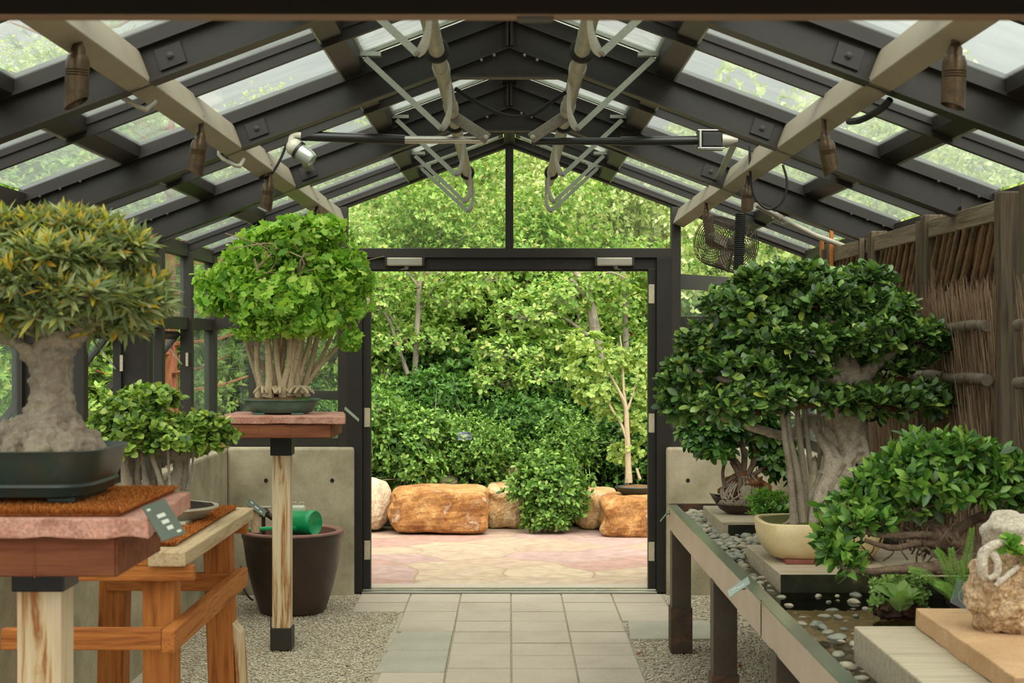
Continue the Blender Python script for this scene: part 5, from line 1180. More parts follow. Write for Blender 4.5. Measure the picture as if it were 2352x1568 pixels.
# spotlights along the purlins
ords = ['nearest the camera', 'second from the camera', 'third from the camera', 'fourth and farthest from the camera']
def spot(px0, py0, px1, py1, D, r, label, cut):
    a, c = P(px0, py0, D), P(px1, py1, D); ax = (c - a).normalized(); L = (c - a).length
    t = thing('spotlight', label, 'spotlight', a, 'bronze spotlights under the purlins')
    b = MB(); prof = [(0, 0), (r * .45, 0), (r * .62, .012), (r * .62, L * .16), (r * .7, L * .19)]
    n0 = 0; axis_lathe(b, prof + [(0, L * .19)], a, ax, 24); obj('neck', b, m_brass, t)
    b = MB(); prof = [(0, L * .18), (r * .82, L * .18), (r, L * .28)]
    for q in (.42, .46, .50): prof += [(r, L * q - .002), (r * .93, L * q), (r, L * q + .002)]
    prof += [(r, L * .93), (r * .93, L * .93), (r * .85, L * .86), (0, L * .86)]
    axis_lathe(b, prof, a, ax, 28)
    u = Vector(cut)
    for i, v in enumerate(b.v):     # slanted snoot
        v = Vector(v); h = (v - a).dot(ax)
        if h > L * .8: b.v[i] = tuple(v + ax * (v - a - ax * h).dot(u) * .6)
    obj('barrel', b, m_brass, t)
    b = MB(); b.ball(a - ax * .006, .011, .011, .016, 12, 8); b.tube([a, a + Vector((0, 0, .05)) - ax * .01], .009, 10); obj('knuckle', b, m_rust, t)
for i, q in enumerate(((180, 102, 175, 248, 3.74, .030, (-1, 0, 0)), (462, 305, 446, 405, 5.17, .029, (.6, 0, .6)), (619, 408, 609, 487, 6.65, .028, (.6, 0, .5)), (728, 480, 727, 545, 8.3, .027, (.6, 0, .3)))):
    spot(*q[:6], 'bronze spotlight under the left purlin, ' + ords[i], q[6])
for i, q in enumerate(((2194, 102, 2188, 255, 3.68, .030, (.5, 0, 0)), (1893, 308, 1912, 402, 5.06, .029, (-.6, 0, -.5)), (1718, 422, 1716, 490, 6.75, .028, (-.5, 0, 0)), (1622, 480, 1632, 545, 8.1, .028, (-.5, -.6, 0)))):
    spot(*q[:6], 'bronze spotlight under the right purlin, ' + ords[i], q[6])
for i, pts in enumerate((((265, 172, 4.45), (263, 200, 4.45), (272, 218, 4.45), (318, 245, 4.45), (335, 252, 4.45), (356, 234, 4.5)), ((504, 335, 5.85), (503, 355, 5.85), (512, 365, 5.85), (540, 380, 5.85), (550, 382, 5.85), (560, 366, 5.9)))):
    b = MB(); b.tube([P(*p) for p in pts], .0085, 10); obj('bent_hook', b, m_galv, label='bent grey steel hook rod under the left purlin, ' + ('the nearer one' if i == 0 else 'the farther one'), cat='hook', group='bent hook rods')
# fan on its chain
D = 7.5; c = P(1672, 562, D); ax = Vector((.45, -.75, -.22)).normalized(); u = ax.orthogonal().normalized(); w = ax.cross(u)
t = thing('cage_fan', 'round wire-cage circulation fan hanging at the right of the doorway', 'fan', c)
R = .128
def ring(mb, o, r, th, n=36): mb.tube([o + u * math.cos(2 * PI * k / n) * r + w * math.sin(2 * PI * k / n) * r for k in range(n + 1)], th, 4, False)
m_wire = M('brown_wire', ['4a4034', '5c5042'], .5, metal=.3)
b = MB()
for k in range(15): ring(b, c + ax * (-.12 + .0145 * k), R * (1 if k else .985), .002)
for k in range(12):
    a = 2 * PI * k / 12; e = u * math.cos(a) * R + w * math.sin(a) * R; b.tube([c - ax * .12 + e, c + ax * .085 + e], .0024, 4)
obj('drum_cage', b, m_wire, t)
b = MB()
for k in range(9): ring(b, c + ax * (.085 + .012 * (1 - (k / 8) ** 2)), .02 + (R - .02) * k / 8, .002)
for k in range(16):
    a = 2 * PI * k / 16; e = u * math.cos(a) + w * math.sin(a); b.tube([c + ax * .097 + e * .02, c + ax * .094 + e * R * .6, c + ax * .085 + e * R], .002, 4)
obj('front_guard', b, m_wire, t)
b = MB()
for k in range(8): ring(b, c - ax * (.12 + .006), .02 + (R - .02) * k / 8, .002)
obj('rear_guard', b, m_wire, t)
b = MB(); axis_lathe(b, [(0, -.15), (.03, -.15), (.04, -.13), (.04, -.03), (.03, -.01), (0, -.01)], c, ax, 20); obj('motor', b, m_brass, t)
b = MB(); axis_lathe(b, [(0, .0), (.022, .0), (.022, .03), (.012, .04), (0, .04)], c, ax, 16); obj('hub', b, m_wire, t)
for k in range(4):
    a = 2 * PI * k / 4 + .4; e = u * math.cos(a) + w * math.sin(a); f = ax.cross(e)
    b = MB(); b.obox(c + ax * .015 + e * .065, e * .045, (f * .9 + ax * .45).normalized() * .026, (ax * .9 - f * .45).normalized() * .001); obj('blade', b, m_purlin, t)
b = MB(); b.bar(c + Vector((.0, .0, -.14)) + ax * .0, c + Vector((.07, .03, .16)), .012, .006); obj('bracket', b, m_wire, t)
b = MB(); D = 7.3
for k in range(34):
    p = P(1706, 352 + k * 4.3, D); r_ = .006; pts = [p + (Vector((math.cos(a) * r_, 0, math.sin(a) * .009)) if k % 2 else Vector((0, math.cos(a) * r_, math.sin(a) * .009))) for a in np.linspace(0, 6.283, 9)]
    b.tube(pts, .0016, 4, False)
obj('chain', b, m_chrome, label='thin steel chain holding up the fan, hanging from the roof above it', cat='chain')
b = MB(); n = 60; b.tube([P(1701 + (2 if k > 40 else 0) * 0 - .1 * k + .0, 490 + k * 2.35, 7.28) for k in range(n)], [.027 if k % 2 else .023 for k in range(n)], 14); obj('corrugated_hose', b, m_rubber, label='black corrugated hose hanging in front of the wire-cage fan', cat='hose')
b = MB(); b.tube([P(1735, 470, 7.6), P(1800, 505, 7.75), P(1870, 540, 7.9), P(1925, 560, 8.05), P(1950, 570, 8.1), P(1958, 585, 8.1)], .014, 12); cd = obj('conduit', b, m_galv, label='grey metal conduit sloping down the right roof bay beyond the fan', cat='pipe')
for px, py, dd in ((1783, 496, 7.72), (1790, 500, 7.73), (1804, 508, 7.76)):
    b = MB(); axis_lathe(b, [(.014, -.012), (.02, -.012), (.02, .012), (.014, .012)], P(px, py, dd), (P(1870, 540, 7.9) - P(1800, 505, 7.75)).normalized(), 16); obj('coupling', b, m_galv, cd)

# awning sashes standing open in the left wall
for y0, y1, nm in ((6.65, 7.395, 'nearer'), (8.14, 8.885, 'farther')):
    t = thing('awning_sash', 'dark framed awning window tilted out of the left glass wall, the %s of two' % nm, 'window sash', (-1.95, (y0 + y1) / 2, 1.69), 'open awning sashes')
    o = Vector((-1.97, 0, 1.68)); d = Vector((-.62, 0, -.78)); L = .66 if nm == 'nearer' else .40; nn = Vector((d.z, 0, -d.x)) * -1
    f = MB(); a0, a1 = y0 + .05, y1 - .05
    def q(s0, s1, ya, yb): c_ = o + d * ((s0 + s1) / 2) + Vector((0, (ya + yb) / 2, 0)); f.obox(c_, d * ((s1 - s0) / 2), (0, (yb - ya) / 2, 0), nn * .014)
    q(0, .04, a0, a1); q(L - .05, L, a0, a1); q(.04, L - .05, a0, a0 + .035); q(.04, L - .05, a1 - .035, a1); obj('frame', f, m_paint2, t)
    f = MB(); c_ = o + d * (L / 2) + Vector((0, (y0 + y1) / 2, 0)); f.obox(c_, d * (L / 2 - .03), (0, (y1 - y0) / 2 - .07, 0), nn * .003); obj('pane', f, m_sglass, t)
    for ys in (a0 + .01, a1 - .01):
        b = MB(); b.bar(o + d * .10 + Vector((0, ys, 0)), (-1.95, ys, 1.49), .022, .004); obj('stay', b, m_alu, t)
        b = MB(); b.box(-1.93, -1.915, ys - .004, ys + .004, 1.48, 1.56); obj('track', b, m_hinge, t)
    b = MB(); b.tube([(-1.93, a1, 1.17), (-1.90, a1 - .01, 1.19), (-1.89, a1 - .01, 1.15)], .006, 8); obj('catch', b, m_alu, t)
# ================================================================ garden beyond the door
m_patio = None
m, t0 = mat0('flagstone_patio')
tc = t0.new('ShaderNodeTexCoord'); mp = t0.new('ShaderNodeMapping'); mp.inputs['Scale'].default_value = (1.1, 1.5, 1); t0.go(tc.outputs['Object'], mp.inputs['Vector'])
nd = t0.new('ShaderNodeTexNoise', i_Scale=2.0, i_Detail=2); t0.go(mp.outputs[0], nd.inputs['Vector'])
mxv = t0.new('ShaderNodeMix', data_type='VECTOR'); mxv.inputs['Factor'].default_value = .12; t0.go(mp.outputs[0], mxv.inputs['A']); t0.go(nd.outputs['Color'], mxv.inputs['B'])
v1 = t0.new('ShaderNodeTexVoronoi', i_Scale=1.7); v1.voronoi_dimensions = '2D'; t0.go(mxv.outputs['Result'], v1.inputs['Vector'])
v2 = t0.new('ShaderNodeTexVoronoi', i_Scale=1.7, feature='DISTANCE_TO_EDGE'); v2.voronoi_dimensions = '2D'; t0.go(mxv.outputs['Result'], v2.inputs['Vector'])
sp = t0.new('ShaderNodeSeparateColor'); t0.go(v1.outputs['Color'], sp.inputs[0])
r1 = ramp(t0, ['b39c86', 'ad8c7e', 'b4a088', 'b0948a', 'b8a68c', 'b09883', 'ac8f84']); r1.color_ramp.interpolation = 'CONSTANT'; t0.go(sp.outputs[0], r1.inputs[0])
n1 = t0.new('ShaderNodeTexNoise', i_Scale=9, i_Detail=6); t0.go(tc.outputs['Object'], n1.inputs['Vector']); r2 = ramp(t0, [(.8, .8, .8, 1), (1.12, 1.12, 1.12, 1)], [.3, .7]); t0.go(n1.outputs['Fac'], r2.inputs[0])
mm = t0.new('ShaderNodeMix', data_type='RGBA', blend_type='MULTIPLY'); mm.inputs['Factor'].default_value = 1; t0.go(r1.outputs[0], mm.inputs['A']); t0.go(r2.outputs[0], mm.inputs['B'])
r3 = ramp(t0, [(0, 0, 0, 1), (1, 1, 1, 1)], [.006, .022]); t0.go(v2.outputs['Distance'], r3.inputs[0])
mj = t0.new('ShaderNodeMix', data_type='RGBA'); t0.go(r3.outputs[0], mj.inputs['Factor']); mj.inputs['A'].default_value = lin('a08a70'); t0.go(mm.outputs['Result'], mj.inputs['B'])
pb = t0.new('ShaderNodeBsdfPrincipled'); pb.inputs['Roughness'].default_value = .9; pb.inputs['Specular IOR Level'].default_value = .2; t0.go(mj.outputs['Result'], pb.inputs['Base Color'])
bp = t0.new('ShaderNodeBump'); bp.inputs['Strength'].default_value = .4; bp.inputs['Distance'].default_value = .01; t0.go(r3.outputs[0], bp.inputs['Height']); t0.go(bp.outputs[0], pb.inputs['Normal'])
oo = t0.new('ShaderNodeOutputMaterial'); t0.go(pb.outputs[0], oo.inputs[0]); m_patio = m
b = MB(); b.box(-4.5, 4.5, 9.74, 13.4, -.12, -.006); struct('patio_ground', b, m_patio)
b = MB(); b.box(-.95, .95, 9.7, 9.96, -.05, .0); struct('sill_path', b, m_paver)
b = MB(); b.box(-6, 6, -3, 1.2, -.2, -.012); struct('path_ground', b, m_gravel)
m_earth = M('garden_soil', ['1f1a10', '33291a', '2b3016'], rough=.95, scale=3, bump=1, bscale=20)
def terr(x, y):
    s = 0 if y < 12.9 else min(1, (y - 12.9) / .8)
    z = -.03 + .33 * s + max(0, y - 13.6) * .085 + max(0, abs(x) - 3.2) * .08
    if y < 12.9 and abs(x) < 4.4 and y > 9: z = -.03
    if abs(x) < 2.3 and y < 9.9: z = -.2
    return z
nx, ny = 60, 60; vs = []; fs = []
for j in range(ny + 1):
    for i in range(nx + 1):
        x = -26 + 52 * i / nx; y = -2 + 50 * j / ny; vs.append((x, y, terr(x, y) + (.06 * noise.noise(Vector((x * .6, y * .6, 0))) if abs(x) > 3 or y > 13.5 else -.05)))
for j in range(ny):
    for i in range(nx): k = j * (nx + 1) + i; fs.append((k, k + 1, k + nx + 2, k + nx + 1))
b = MB(); b.add(vs, fs, True); struct('garden_ground', b, m_earth)
# a few dry leaves blown onto the gravel
m_dry = M('dry_leaf', ['6e3a1c', '8e5028'], .8)
for i, (px, py) in enumerate(((1566, 1492), (1692, 1408), (1716, 1452), (800, 1530), (842, 1556), (1468, 1500), (1700, 1530), (560, 1362))):
    p = onz(px, py, .004); b = MB(); a = i * 1.3; u = Vector((math.cos(a), math.sin(a), .15)) * .022; w_ = Vector((-math.sin(a), math.cos(a), .3)) * .011
    b.add([p - u, p + w_, p + u + Vector((0, 0, .008)), p - w_, p + Vector((0, 0, -.002))], [(0, 4, 1), (4, 2, 1), (0, 3, 4), (4, 3, 2)], True)
    obj('fallen_leaf', b, m_dry, label='single curled brown leaf lying on the pale gravel beside the path', cat='leaf', group='dry leaves on the gravel')
# rocks
def rockmat(name, cols, pos): return M(name, cols, rough=.9, scale=4.5, pos=pos, bump=.9, bscale=22, fine=.3, detail=9, dist=.8)
m_ror = rockmat('orange_rock', ['c4a680', 'b98d58', 'a5743f', '8c5c30', 'd0bd9e'], [.25, .4, .52, .6, .74])
m_rpa = rockmat('pale_sandstone_rock', ['b79a78', 'c9b294', 'd3c1a6'], [.3, .5, .7])
m_rye = rockmat('yellow_rock', ['c9a878', 'c39a63', 'd3bb93', 'b98a4c'], [.3, .45, .58, .7])
def rock(label, x0, x1, y0, y1, D, dep, m, seed, sq=6, amp=.16):
    c = P((x0 + x1) / 2, (y0 + y1) / 2, D); s = D / F; r = ((x1 - x0) / 2 * s, dep / 2, (y1 - y0) / 2 * s)
    boulder('boulder', label, (c.x, c.y + dep / 2, c.z - .0), (r[0], r[1], r[2]), seed, m, 'boulder', sq, amp, 1.4, 16, True, 'boulders edging the patio', .035)
rock('rounded pale boulder half hidden by the left door jamb', 800, 892, 1102, 1224, 12.55, .45, m_rpa, 3, 2.6)
rock('large rust-stained orange boulder with a square face, left of centre', 893, 1118, 1124, 1226, 12.45, .55, m_ror, 8, 7, .10)
rock('yellowish boulder filling the gap between the big orange one and the overhanging shrub', 1118, 1206, 1118, 1216, 12.85, .5, m_rye, 13, 5)
rock('low tan boulder mostly hidden under the overhanging shrub', 1196, 1325, 1125, 1212, 13.0, .5, m_rye, 17, 5)
rock('pale yellow boulder right of the overhanging shrub', 1324, 1420, 1125, 1216, 12.8, .5, m_rye, 22, 5)
rock('orange-veined boulder in front of the potted sapling, at the right jamb', 1384, 1560, 1140, 1236, 12.3, .55, m_ror, 29, 6)
rock('flat grey-tan ledge stone behind the big orange boulder', 925, 1052, 1090, 1130, 13.3, .5, m_rpa, 31, 6)
rock('small upright tan stone behind the gap boulder', 1146, 1196, 1070, 1118, 13.5, .3, m_rpa, 37, 4)

l_shrub = leafmat('shrub_leaf', ['36541f', '4b7029', '638a38', '80a54c', '9bb85e'], None, .32, .5, .3)
l_shrubd = leafmat('dark_shrub_leaf', ['2a481a', '3b6022', '517a30', '6d9542'], None, .3, .5, .3)
l_serv = leafmat('serviceberry_leaf', ['547830', '70963e', '8aac4e', 'a8bf66', '608438', 'b8b468'], [0, .2, .45, .7, .85, .97], .38, .5, .3)
l_silv = leafmat('silver_tree_leaf', ['82a054', 'a8bc6e', 'c6d290', 'dce0b4', '98ac62', 'bcc67c'], None, .38, .55, .25)
l_gold = leafmat('yellow_green_leaf', ['7a9844', '98b058', 'b2c270', '6c8c3e'], None, .4, .5, .25)
l_pine = leafmat('pine_needle', ['4a6a34', '66834a', '86995e', '3f5c2e'], None, .25, .6, .2)
m_trunk = M('grey_tree_bark', ['6b6254', '8a8070', '9a9180'], rough=.9, scale=18, bump=.5, bscale=40)
m_pineb = M('red_pine_bark', ['3f241a', '74442c', '8c5a3c', '5a3526'], rough=.95, scale=8, stretch=(2, 2, .5), bump=1, bscale=12)

def leafy(name, label, cat_, blobs, n, k, ls, kind, lm, base, stemsn=6, group=None, up=.5, droop=.1, bark=None, reach=.8, sr=.03):
    """shrub or tree: blobs = (cx, cy, cz, rx, ry, rz) relative to base"""
    t = thing(name, label, cat_, base, group); base = np.array(base)
    w = np.array([b_[3] * b_[5] + b_[3] * b_[4] for b_ in blobs]); arrs = []; ends = []
    for b_, q in zip(blobs, w / w.sum()):
        c_ = base + np.array(b_[:3]); tt_, aa = shell(c_, b_[3:], max(4, int(n * q)), .55, up, -.55)
        arrs.append(rosettes(tt_, aa, k, ls, (.5, 1.4), .35, droop)); ends.append(c_)
    leafobj('crown' if cat_ == 'tree' else 'foliage', cat(arrs), kind, lm, t)
    b = MB()
    for i in range(stemsn):
        e = ends[i % len(ends)]; s = base + rng.normal(size=3) * np.array([.04, .04, 0]); s[2] = base[2] - .05; mid = (s * .55 + e * .45) + rng.normal(size=3) * .08
        r0 = sr if cat_ == 'tree' else .012
        b.tube([Vector(p) for p in spline([s, mid, e], 5)], np.linspace(r0, r0 * .3, 11), 7)
        for k2 in range(5):
            p = mid + (e - mid) * random.random(); f = p + rng.normal(size=3) * np.array([.35, .35, .3]) * reach
            b.tube([p, (p + f) / 2 + rng.normal(size=3) * .04, f], [r0 * .4, r0 * .25, r0 * .1], 5, False)
    obj('trunk' if cat_ == 'tree' else 'stems', b, bark or m_trunk, t)
    return t
def rb(n, rx, ry, z0, z1, r0, r1, sq=1):
    out = []
    for i in range(n):
        a = random.uniform(0, 6.28); q = math.sqrt(random.random()); z = random.uniform(z0, z1); f = math.sin(PI * min(1, max(.12, (z - z0) / (z1 - z0 + .01)))) ** .5
        r = random.uniform(r0, r1); out.append((math.cos(a) * q * rx * f, math.sin(a) * q * ry * f, z, r, r, r * .8))
    return out
random.seed(5)
# shrub mass behind the boulders
s1 = leafy('shrub', 'low leafy green shrub in the bank behind the patio boulders', 'shrub', rb(9, .55, .35, .1, .5, .25, .36), 3300, 4, .043, 'far', l_shrub, (-1.0, 13.6, .3), 5, 'shrubs banked behind the boulders')
s2 = leafy('shrub', 'low leafy green shrub in the bank behind the patio boulders', 'shrub', rb(9, .6, .4, .1, .6, .25, .36), 3300, 4, .045, 'far', l_shrubd, (0.1, 13.9, .35), 5, 'shrubs banked behind the boulders')
def put(src, x, y, z, rz, sc, **k): return dup(src, (x, y, z), rz, sc, **k)
for i, (x, y, z, s, q) in enumerate(((-.35, 13.55, .33, .85, 0), (.45, 13.75, .35, .9, 0), (1.1, 13.7, .33, .9, 1), (1.75, 13.8, .34, 1, 0), (-1.7, 13.6, .3, 1, 1), (-.75, 14.3, .42, 1.2, 1), (.6, 14.4, .45, 1.25, 1), (1.5, 14.4, .45, 1.2, 1), (-.1, 14.9, .6, 1.35, 1), (-1.5, 14.5, .45, 1.2, 0), (1.0, 15.1, .65, 1.3, 1), (-1.0, 15.2, .65, 1.35, 1), (2.3, 14.6, .5, 1.25, 0), (-2.4, 14.4, .45, 1.2, 1))):
    put((s1, s2)[q], x, y, z, random.uniform(0, 6.28), s)
t = leafy('hanging_shrub', 'bright green shrub spilling over the boulders in the middle of the patio edge', 'shrub', [(.0, 0, .48, .27, .25, .2), (-.12, -.08, .36, .24, .2, .18), (.12, -.06, .34, .26, .22, .2), (0, -.16, .22, .22, .14, .2), (-.08, -.18, .08, .14, .1, .1), (.16, -.1, .18, .16, .12, .14), (.05, -.16, .1, .15, .1, .12)], 1300, 4, .05, 'oval', l_shrub, (.33, 12.75, .02), 4)
t = leafy('shrub', 'light green shrub at the left jamb, above the rounded pale boulder', 'shrub', [(0, 0, .45, .3, .3, .28), (.2, -.1, .25, .26, .2, .2), (-.2, 0, .7, .3, .3, .25), (.25, .1, .6, .25, .25, .2)], 1100, 4, .052, 'oval', l_shrub, (-1.0, 13.15, .25), 4)
# serviceberry trees and the taller leafy wall
def tree(label, x, y, z, Ht, W, lm, n, ls, kind='far', group='leafy trees beyond the greenhouse', blobs=22, z0=.2, bark=None):
    return leafy('garden_tree', label, 'tree', rb(blobs, W, W * .8, Ht * z0, Ht, W * .26, W * .42), n, 5, ls, kind, lm, (x, y, z), 8, group, .45, .2, bark)
random.seed(9)
lbA, lbB, lbC = ('bright green small-leaved tree in the thicket beyond the greenhouse', 'pale silvery green tree in the thicket beyond the greenhouse', 'yellow-green tree in the thicket beyond the greenhouse')
g3 = 'leafy trees beyond the greenhouse'
tA = tree(lbA, -1.3, 15.6, .55, 2.6, 1.5, l_serv, 6000, .056)
tB = tree(lbB, .9, 18.0, .8, 4.0, 1.9, l_silv, 8500, .068)
tC = tree(lbC, 5.6, 16.6, .6, 2.6, 1.4, l_gold, 3200, .08)
tS = leafy('garden_tree', 'tall sparse shoots with open sky between them, beyond the right roof glass', 'tree', [(x_, random.uniform(-.4, .4), h_ * .5 + q_, .22, .22, h_ * .14) for x_, h_ in ((-1.3, 3.1), (-.9, 3.5), (-.4, 3.0), (0, 3.4), (.5, 3.2), (1.0, 3.5), (1.4, 2.9)) for q_ in (0, .5, 1.0, 1.45)], 900, 5, .07, 'oval', l_silv, (2.9, 13.0, .6), 28, 'sparse shoots beyond the right roof', .6, .1, None, .2, .008)
dup(tS, (5.0, 14.2, .5), 2.2, 1.0); dup(tS, (4.2, 16.2, .6), 4.0, 1.15)
for src, x, y, z, s in ((tA, .7, 15.9, .55, 1.0), (tA, -.2, 16.4, .6, 1.1), (tA, 2.6, 15.6, .55, .85), (tA, -2.6, 15.4, .5, 1.0), (tA, -3.6, 14.2, .45, 1.1), (tA, 3.1, 15.2, .55, .95),
                        (tB, -1.2, 18.2, .8, .9), (tB, -3.2, 17.6, .7, .8), (tB, 3.9, 17.6, .7, .78), (tB, -5.2, 17.4, .7, 1.0), (tB, 4.9, 17.8, .7, .72), (tA, -4.6, 12.8, .3, 1.25), (tA, 4.4, 13.2, .35, .92), (tA, -3.9, 10.6, .05, 1.0),
                        (tB, 0, 21, 1.0, 1.1), (tB, -3, 22, 1.1, .95), (tB, 3, 25, 1.1, .95), (tB, -6.5, 21, 1.0, 1.1), (tB, 7.2, 20.5, 1.0, .75), (tA, -5.6, 14.9, .5, 1.35), (tA, 5.4, 15.6, .6, 1.0), (tA, -4.3, 8.6, .05, .95), (tA, 4.2, 9.4, .05, .8)):
    put(src, x, y, z, random.uniform(0, 6.28), s)
# greenery along the left wall
random.seed(14)
for i, (x, y, s) in enumerate(((-2.9, 11.2, 1.0), (-3.3, 9.6, 1.1), (-2.8, 12.4, 1.0), (-3.4, 8.1, 1.0), (-3.6, 13.0, 1.2), (-3.5, 6.8, 1.0), (3.4, 11.3, 1.0), (3.6, 10.3, 1.0), (3.0, 12.6, 1.1))):
    lb = 'leafy green shrub growing outside along the left glass wall' if x < 0 else 'leafy green shrub growing outside beyond the right corner'
    put((s1, s2)[i % 2], x, y, -.05, random.uniform(0, 6.28), s * 1.25, label=lb, group='shrubs along the left wall' if x < 0 else 'shrubs beyond the right corner')
# pines
def pine(label, x, y, z, Ht, trunk, n=300, spread=1.5, z0=.3):
    t = thing('pine_tree', label, 'tree', (x, y, z)); base = np.array((x, y, z))
    b = MB(); b.tube([Vector(base + np.array((q[0], 0, q[1]))) for q in spline([(0, -.1), (.04, Ht * .4), (0, Ht)], 6)], np.linspace(trunk, trunk * .25, 13), 12, True, True, .2, x)
    obj('trunk', b, m_pineb, t); b = MB(); tips = []; ax = []
    for k in range(30):
        h = Ht * (z0 + (1 - z0) * k / 30); a = k * 2.4; L = spread * (1.15 - .75 * k / 30) * random.uniform(.7, 1.1); s = base + (0, 0, h); e = s + np.array((math.cos(a) * L, math.sin(a) * L, L * .2))
        b.tube([s, (s + e) / 2 + (0, 0, -.05), e], [.03, .02, .008], 5, False)
        for q in range(n // 30):
            f = random.uniform(.35, 1.05); p = s + (e - s) * f + rng.normal(size=3) * .14; tips.append(p); v = e - s; ax.append(v / np.linalg.norm(v) + (0, 0, .5))
    obj('branches', b, m_pineb, t)
    leafobj('needles', rosettes(np.array(tips), np.array(ax), 34, .2, (.2, 1.3), .25), 'needle', l_pine, t); return t
random.seed(31)
m_ndl = None
def pinetrunk(): pass
pA = pine('tall pine with long needle tufts rising left of the greenhouse roof', -4.4, 15.6, .4, 5.0, .14, 420, 1.5, .25)
put(pA, -7.4, 16.5, .6, 1.2, 1.0, label='pine with a pointed top at the far left beyond the roof glass')
put(pA, -2.83, 12.4, .2, 2.2, .66, label='red-barked pine close outside the left corner of the greenhouse')
for lb, pts, D in (('leaning orange-barked trunk deep in the thicket behind the doorway', [(1110, 900, 0, 48), (1085, 800, 0, 40), (1050, 700, 0, 30), (1012, 620, 0, 22), (985, 540, 0, 16)], 17.0),):
    b = MB(); tpx(b, pts, D, 14, 6, .2); obj('tree_trunk', b, m_pineb, label=lb, cat='tree trunk')
# two grey-stemmed trees standing in front of the thicket
for nm, D, limbs, pads in (('slender grey multi-stemmed tree at the left of the doorway view', 14.6,
        [[(944, 960, 0, 8), (952, 860, 0, 7), (958, 760, 0, 7), (962, 680, 0, 6), (968, 600, .1, 4)], [(940, 870, 0, 6), (915, 800, 0, 5), (895, 740, 0, 4), (860, 690, 0, 3)], [(957, 720, 0, 4), (990, 670, 0, 3), (1020, 640, 0, 2)], [(962, 660, 0, 4), (930, 620, 0, 3), (900, 590, 0, 2)], [(960, 820, 0, 4), (925, 770, .1, 3), (880, 700, .1, 2)]],
        [(880, 680, 70, 40, -.2, 90), (960, 620, 110, 40, -.2, 130), (1040, 680, 80, 45, 0, 110), (900, 780, 70, 40, -.1, 80), (1000, 780, 70, 40, .1, 80), (880, 860, 60, 40, -.1, 80), (1100, 640, 80, 40, 0, 100)]),
        ('grey-trunked tree with spreading limbs behind the right of the doorway', 14.4,
        [[(1400, 960, 0, 12), (1390, 900, 0, 12), (1372, 790, 0, 12), (1356, 700, 0, 11), (1346, 660, 0, 9), (1318, 620, 0, 6)], [(1354, 690, 0, 7), (1330, 660, 0, 5), (1310, 640, 0, 4)], [(1352, 675, 0, 6), (1370, 645, 0, 3), (1400, 625, -.1, 2.5), (1440, 640, -.2, 1.5)], [(1350, 770, 0, 5), (1310, 740, 0, 4), (1270, 715, 0, 3)], [(1440, 830, .3, 7), (1436, 720, .3, 6), (1432, 620, .3, 5)]],
        [(1290, 680, 80, 45, -.1, 110), (1220, 720, 90, 50, -.1, 130), (1380, 640, 80, 30, .1, 80), (1170, 810, 90, 45, -.2, 130), (1250, 860, 80, 40, -.3, 110), (1140, 870, 70, 40, -.2, 100), (1440, 700, 50, 50, .2, 60), (1300, 780, 60, 30, -.1, 60)])):
    c = P(limbs[0][0][0], limbs[0][0][1], D); t = thing('garden_tree', nm, 'tree', c)
    b = MB()
    for L in limbs: tpx(b, L, D, 8, 5, .1)
    obj('trunk', b, m_trunk, t)
    T, A = padtips(pads, D, .5, -.7)
    b = MB(); twigs(b, T, pads, D, .12, .003); obj('twigs', b, m_trunk, t)
    leafobj('crown', cat([rosettes(a, c2, 5, .052, (.6, 1.45), .35, .25) for a, c2 in zip(T, A)]), 'oval', l_serv, t)
# potted sapling on the boulder
D = 12.55; t = thing('sapling_bonsai', 'outdoor potted sapling with pale yellow-green leaves and a slim forked trunk, on the right boulder', 'bonsai', P(1462, 1138, D), 'potted bonsai')
c = P(1462, 1138, D); b = MB(); b.lathe([(0, 0), (.10, 0), (.15, .035), (.185, .075), (.18, .082), (.165, .07), (0, .065)], c, n=44, sx=1, sy=.75); obj('pot', b, m_potdg, t)
b = MB(); bonsai_soil(b, (c.x, c.y), .17, .12, c.z + .066, 2, .03, 4); obj('mulch', b, m_mulch, t)
b = MB()
for L in ([(1444, 1108, 0, 9), (1443, 1060, 0, 7), (1440, 980, 0, 6), (1436, 930, 0, 5), (1420, 895, 0, 4), (1395, 850, 0, 2.5)], [(1438, 950, 0, 4), (1432, 880, 0, 3), (1430, 820, 0, 2), (1424, 770, 0, 1.2)], [(1440, 1010, 0, 4), (1425, 970, 0, 3), (1400, 930, 0, 3), (1385, 880, 0, 2)], [(1442, 940, 0, 3), (1455, 900, 0, 2), (1465, 860, 0, 1.5)], [(1470, 1100, 0, 4), (1462, 1075, 0, 3)]):
    tpx(b, L, D, 8, 5, .1)
obj('trunk', b, m_stemb, t)
T, A = padtips([(1350, 790, 55, 30, 0, 60), (1340, 850, 50, 40, 0, 60), (1400, 830, 50, 40, 0, 60), (1370, 900, 50, 34, 0, 55), (1450, 880, 45, 60, .1, 60), (1475, 960, 35, 60, .1, 50), (1395, 950, 40, 30, .1, 30), (1440, 1040, 45, 30, .1, 45), (1480, 820, 30, 50, .1, 40)], D, .4, -.7)
leafobj('crown', cat([rosettes(a, c2, 6, .04, (.6, 1.4), .35, .2) for a, c2 in zip(T, A)]), 'round', l_gold, t)
plaque('plant_label', 'small dark blue-grey plant label standing among the shrubs behind the boulders', P(1067, 1001, 13.2), (1, .12, .06), (-.05, .4, 1), .125, .078, [(-.3, .38, .25, .06), (.0, .1, .5, .09), (.0, -.08, .36, .09), (-.3, -.36, .3, .06)], m=M('slate_plaque', ['2f3a42', '37434b'], .5), stem=P(1067, 1060, 13.25))
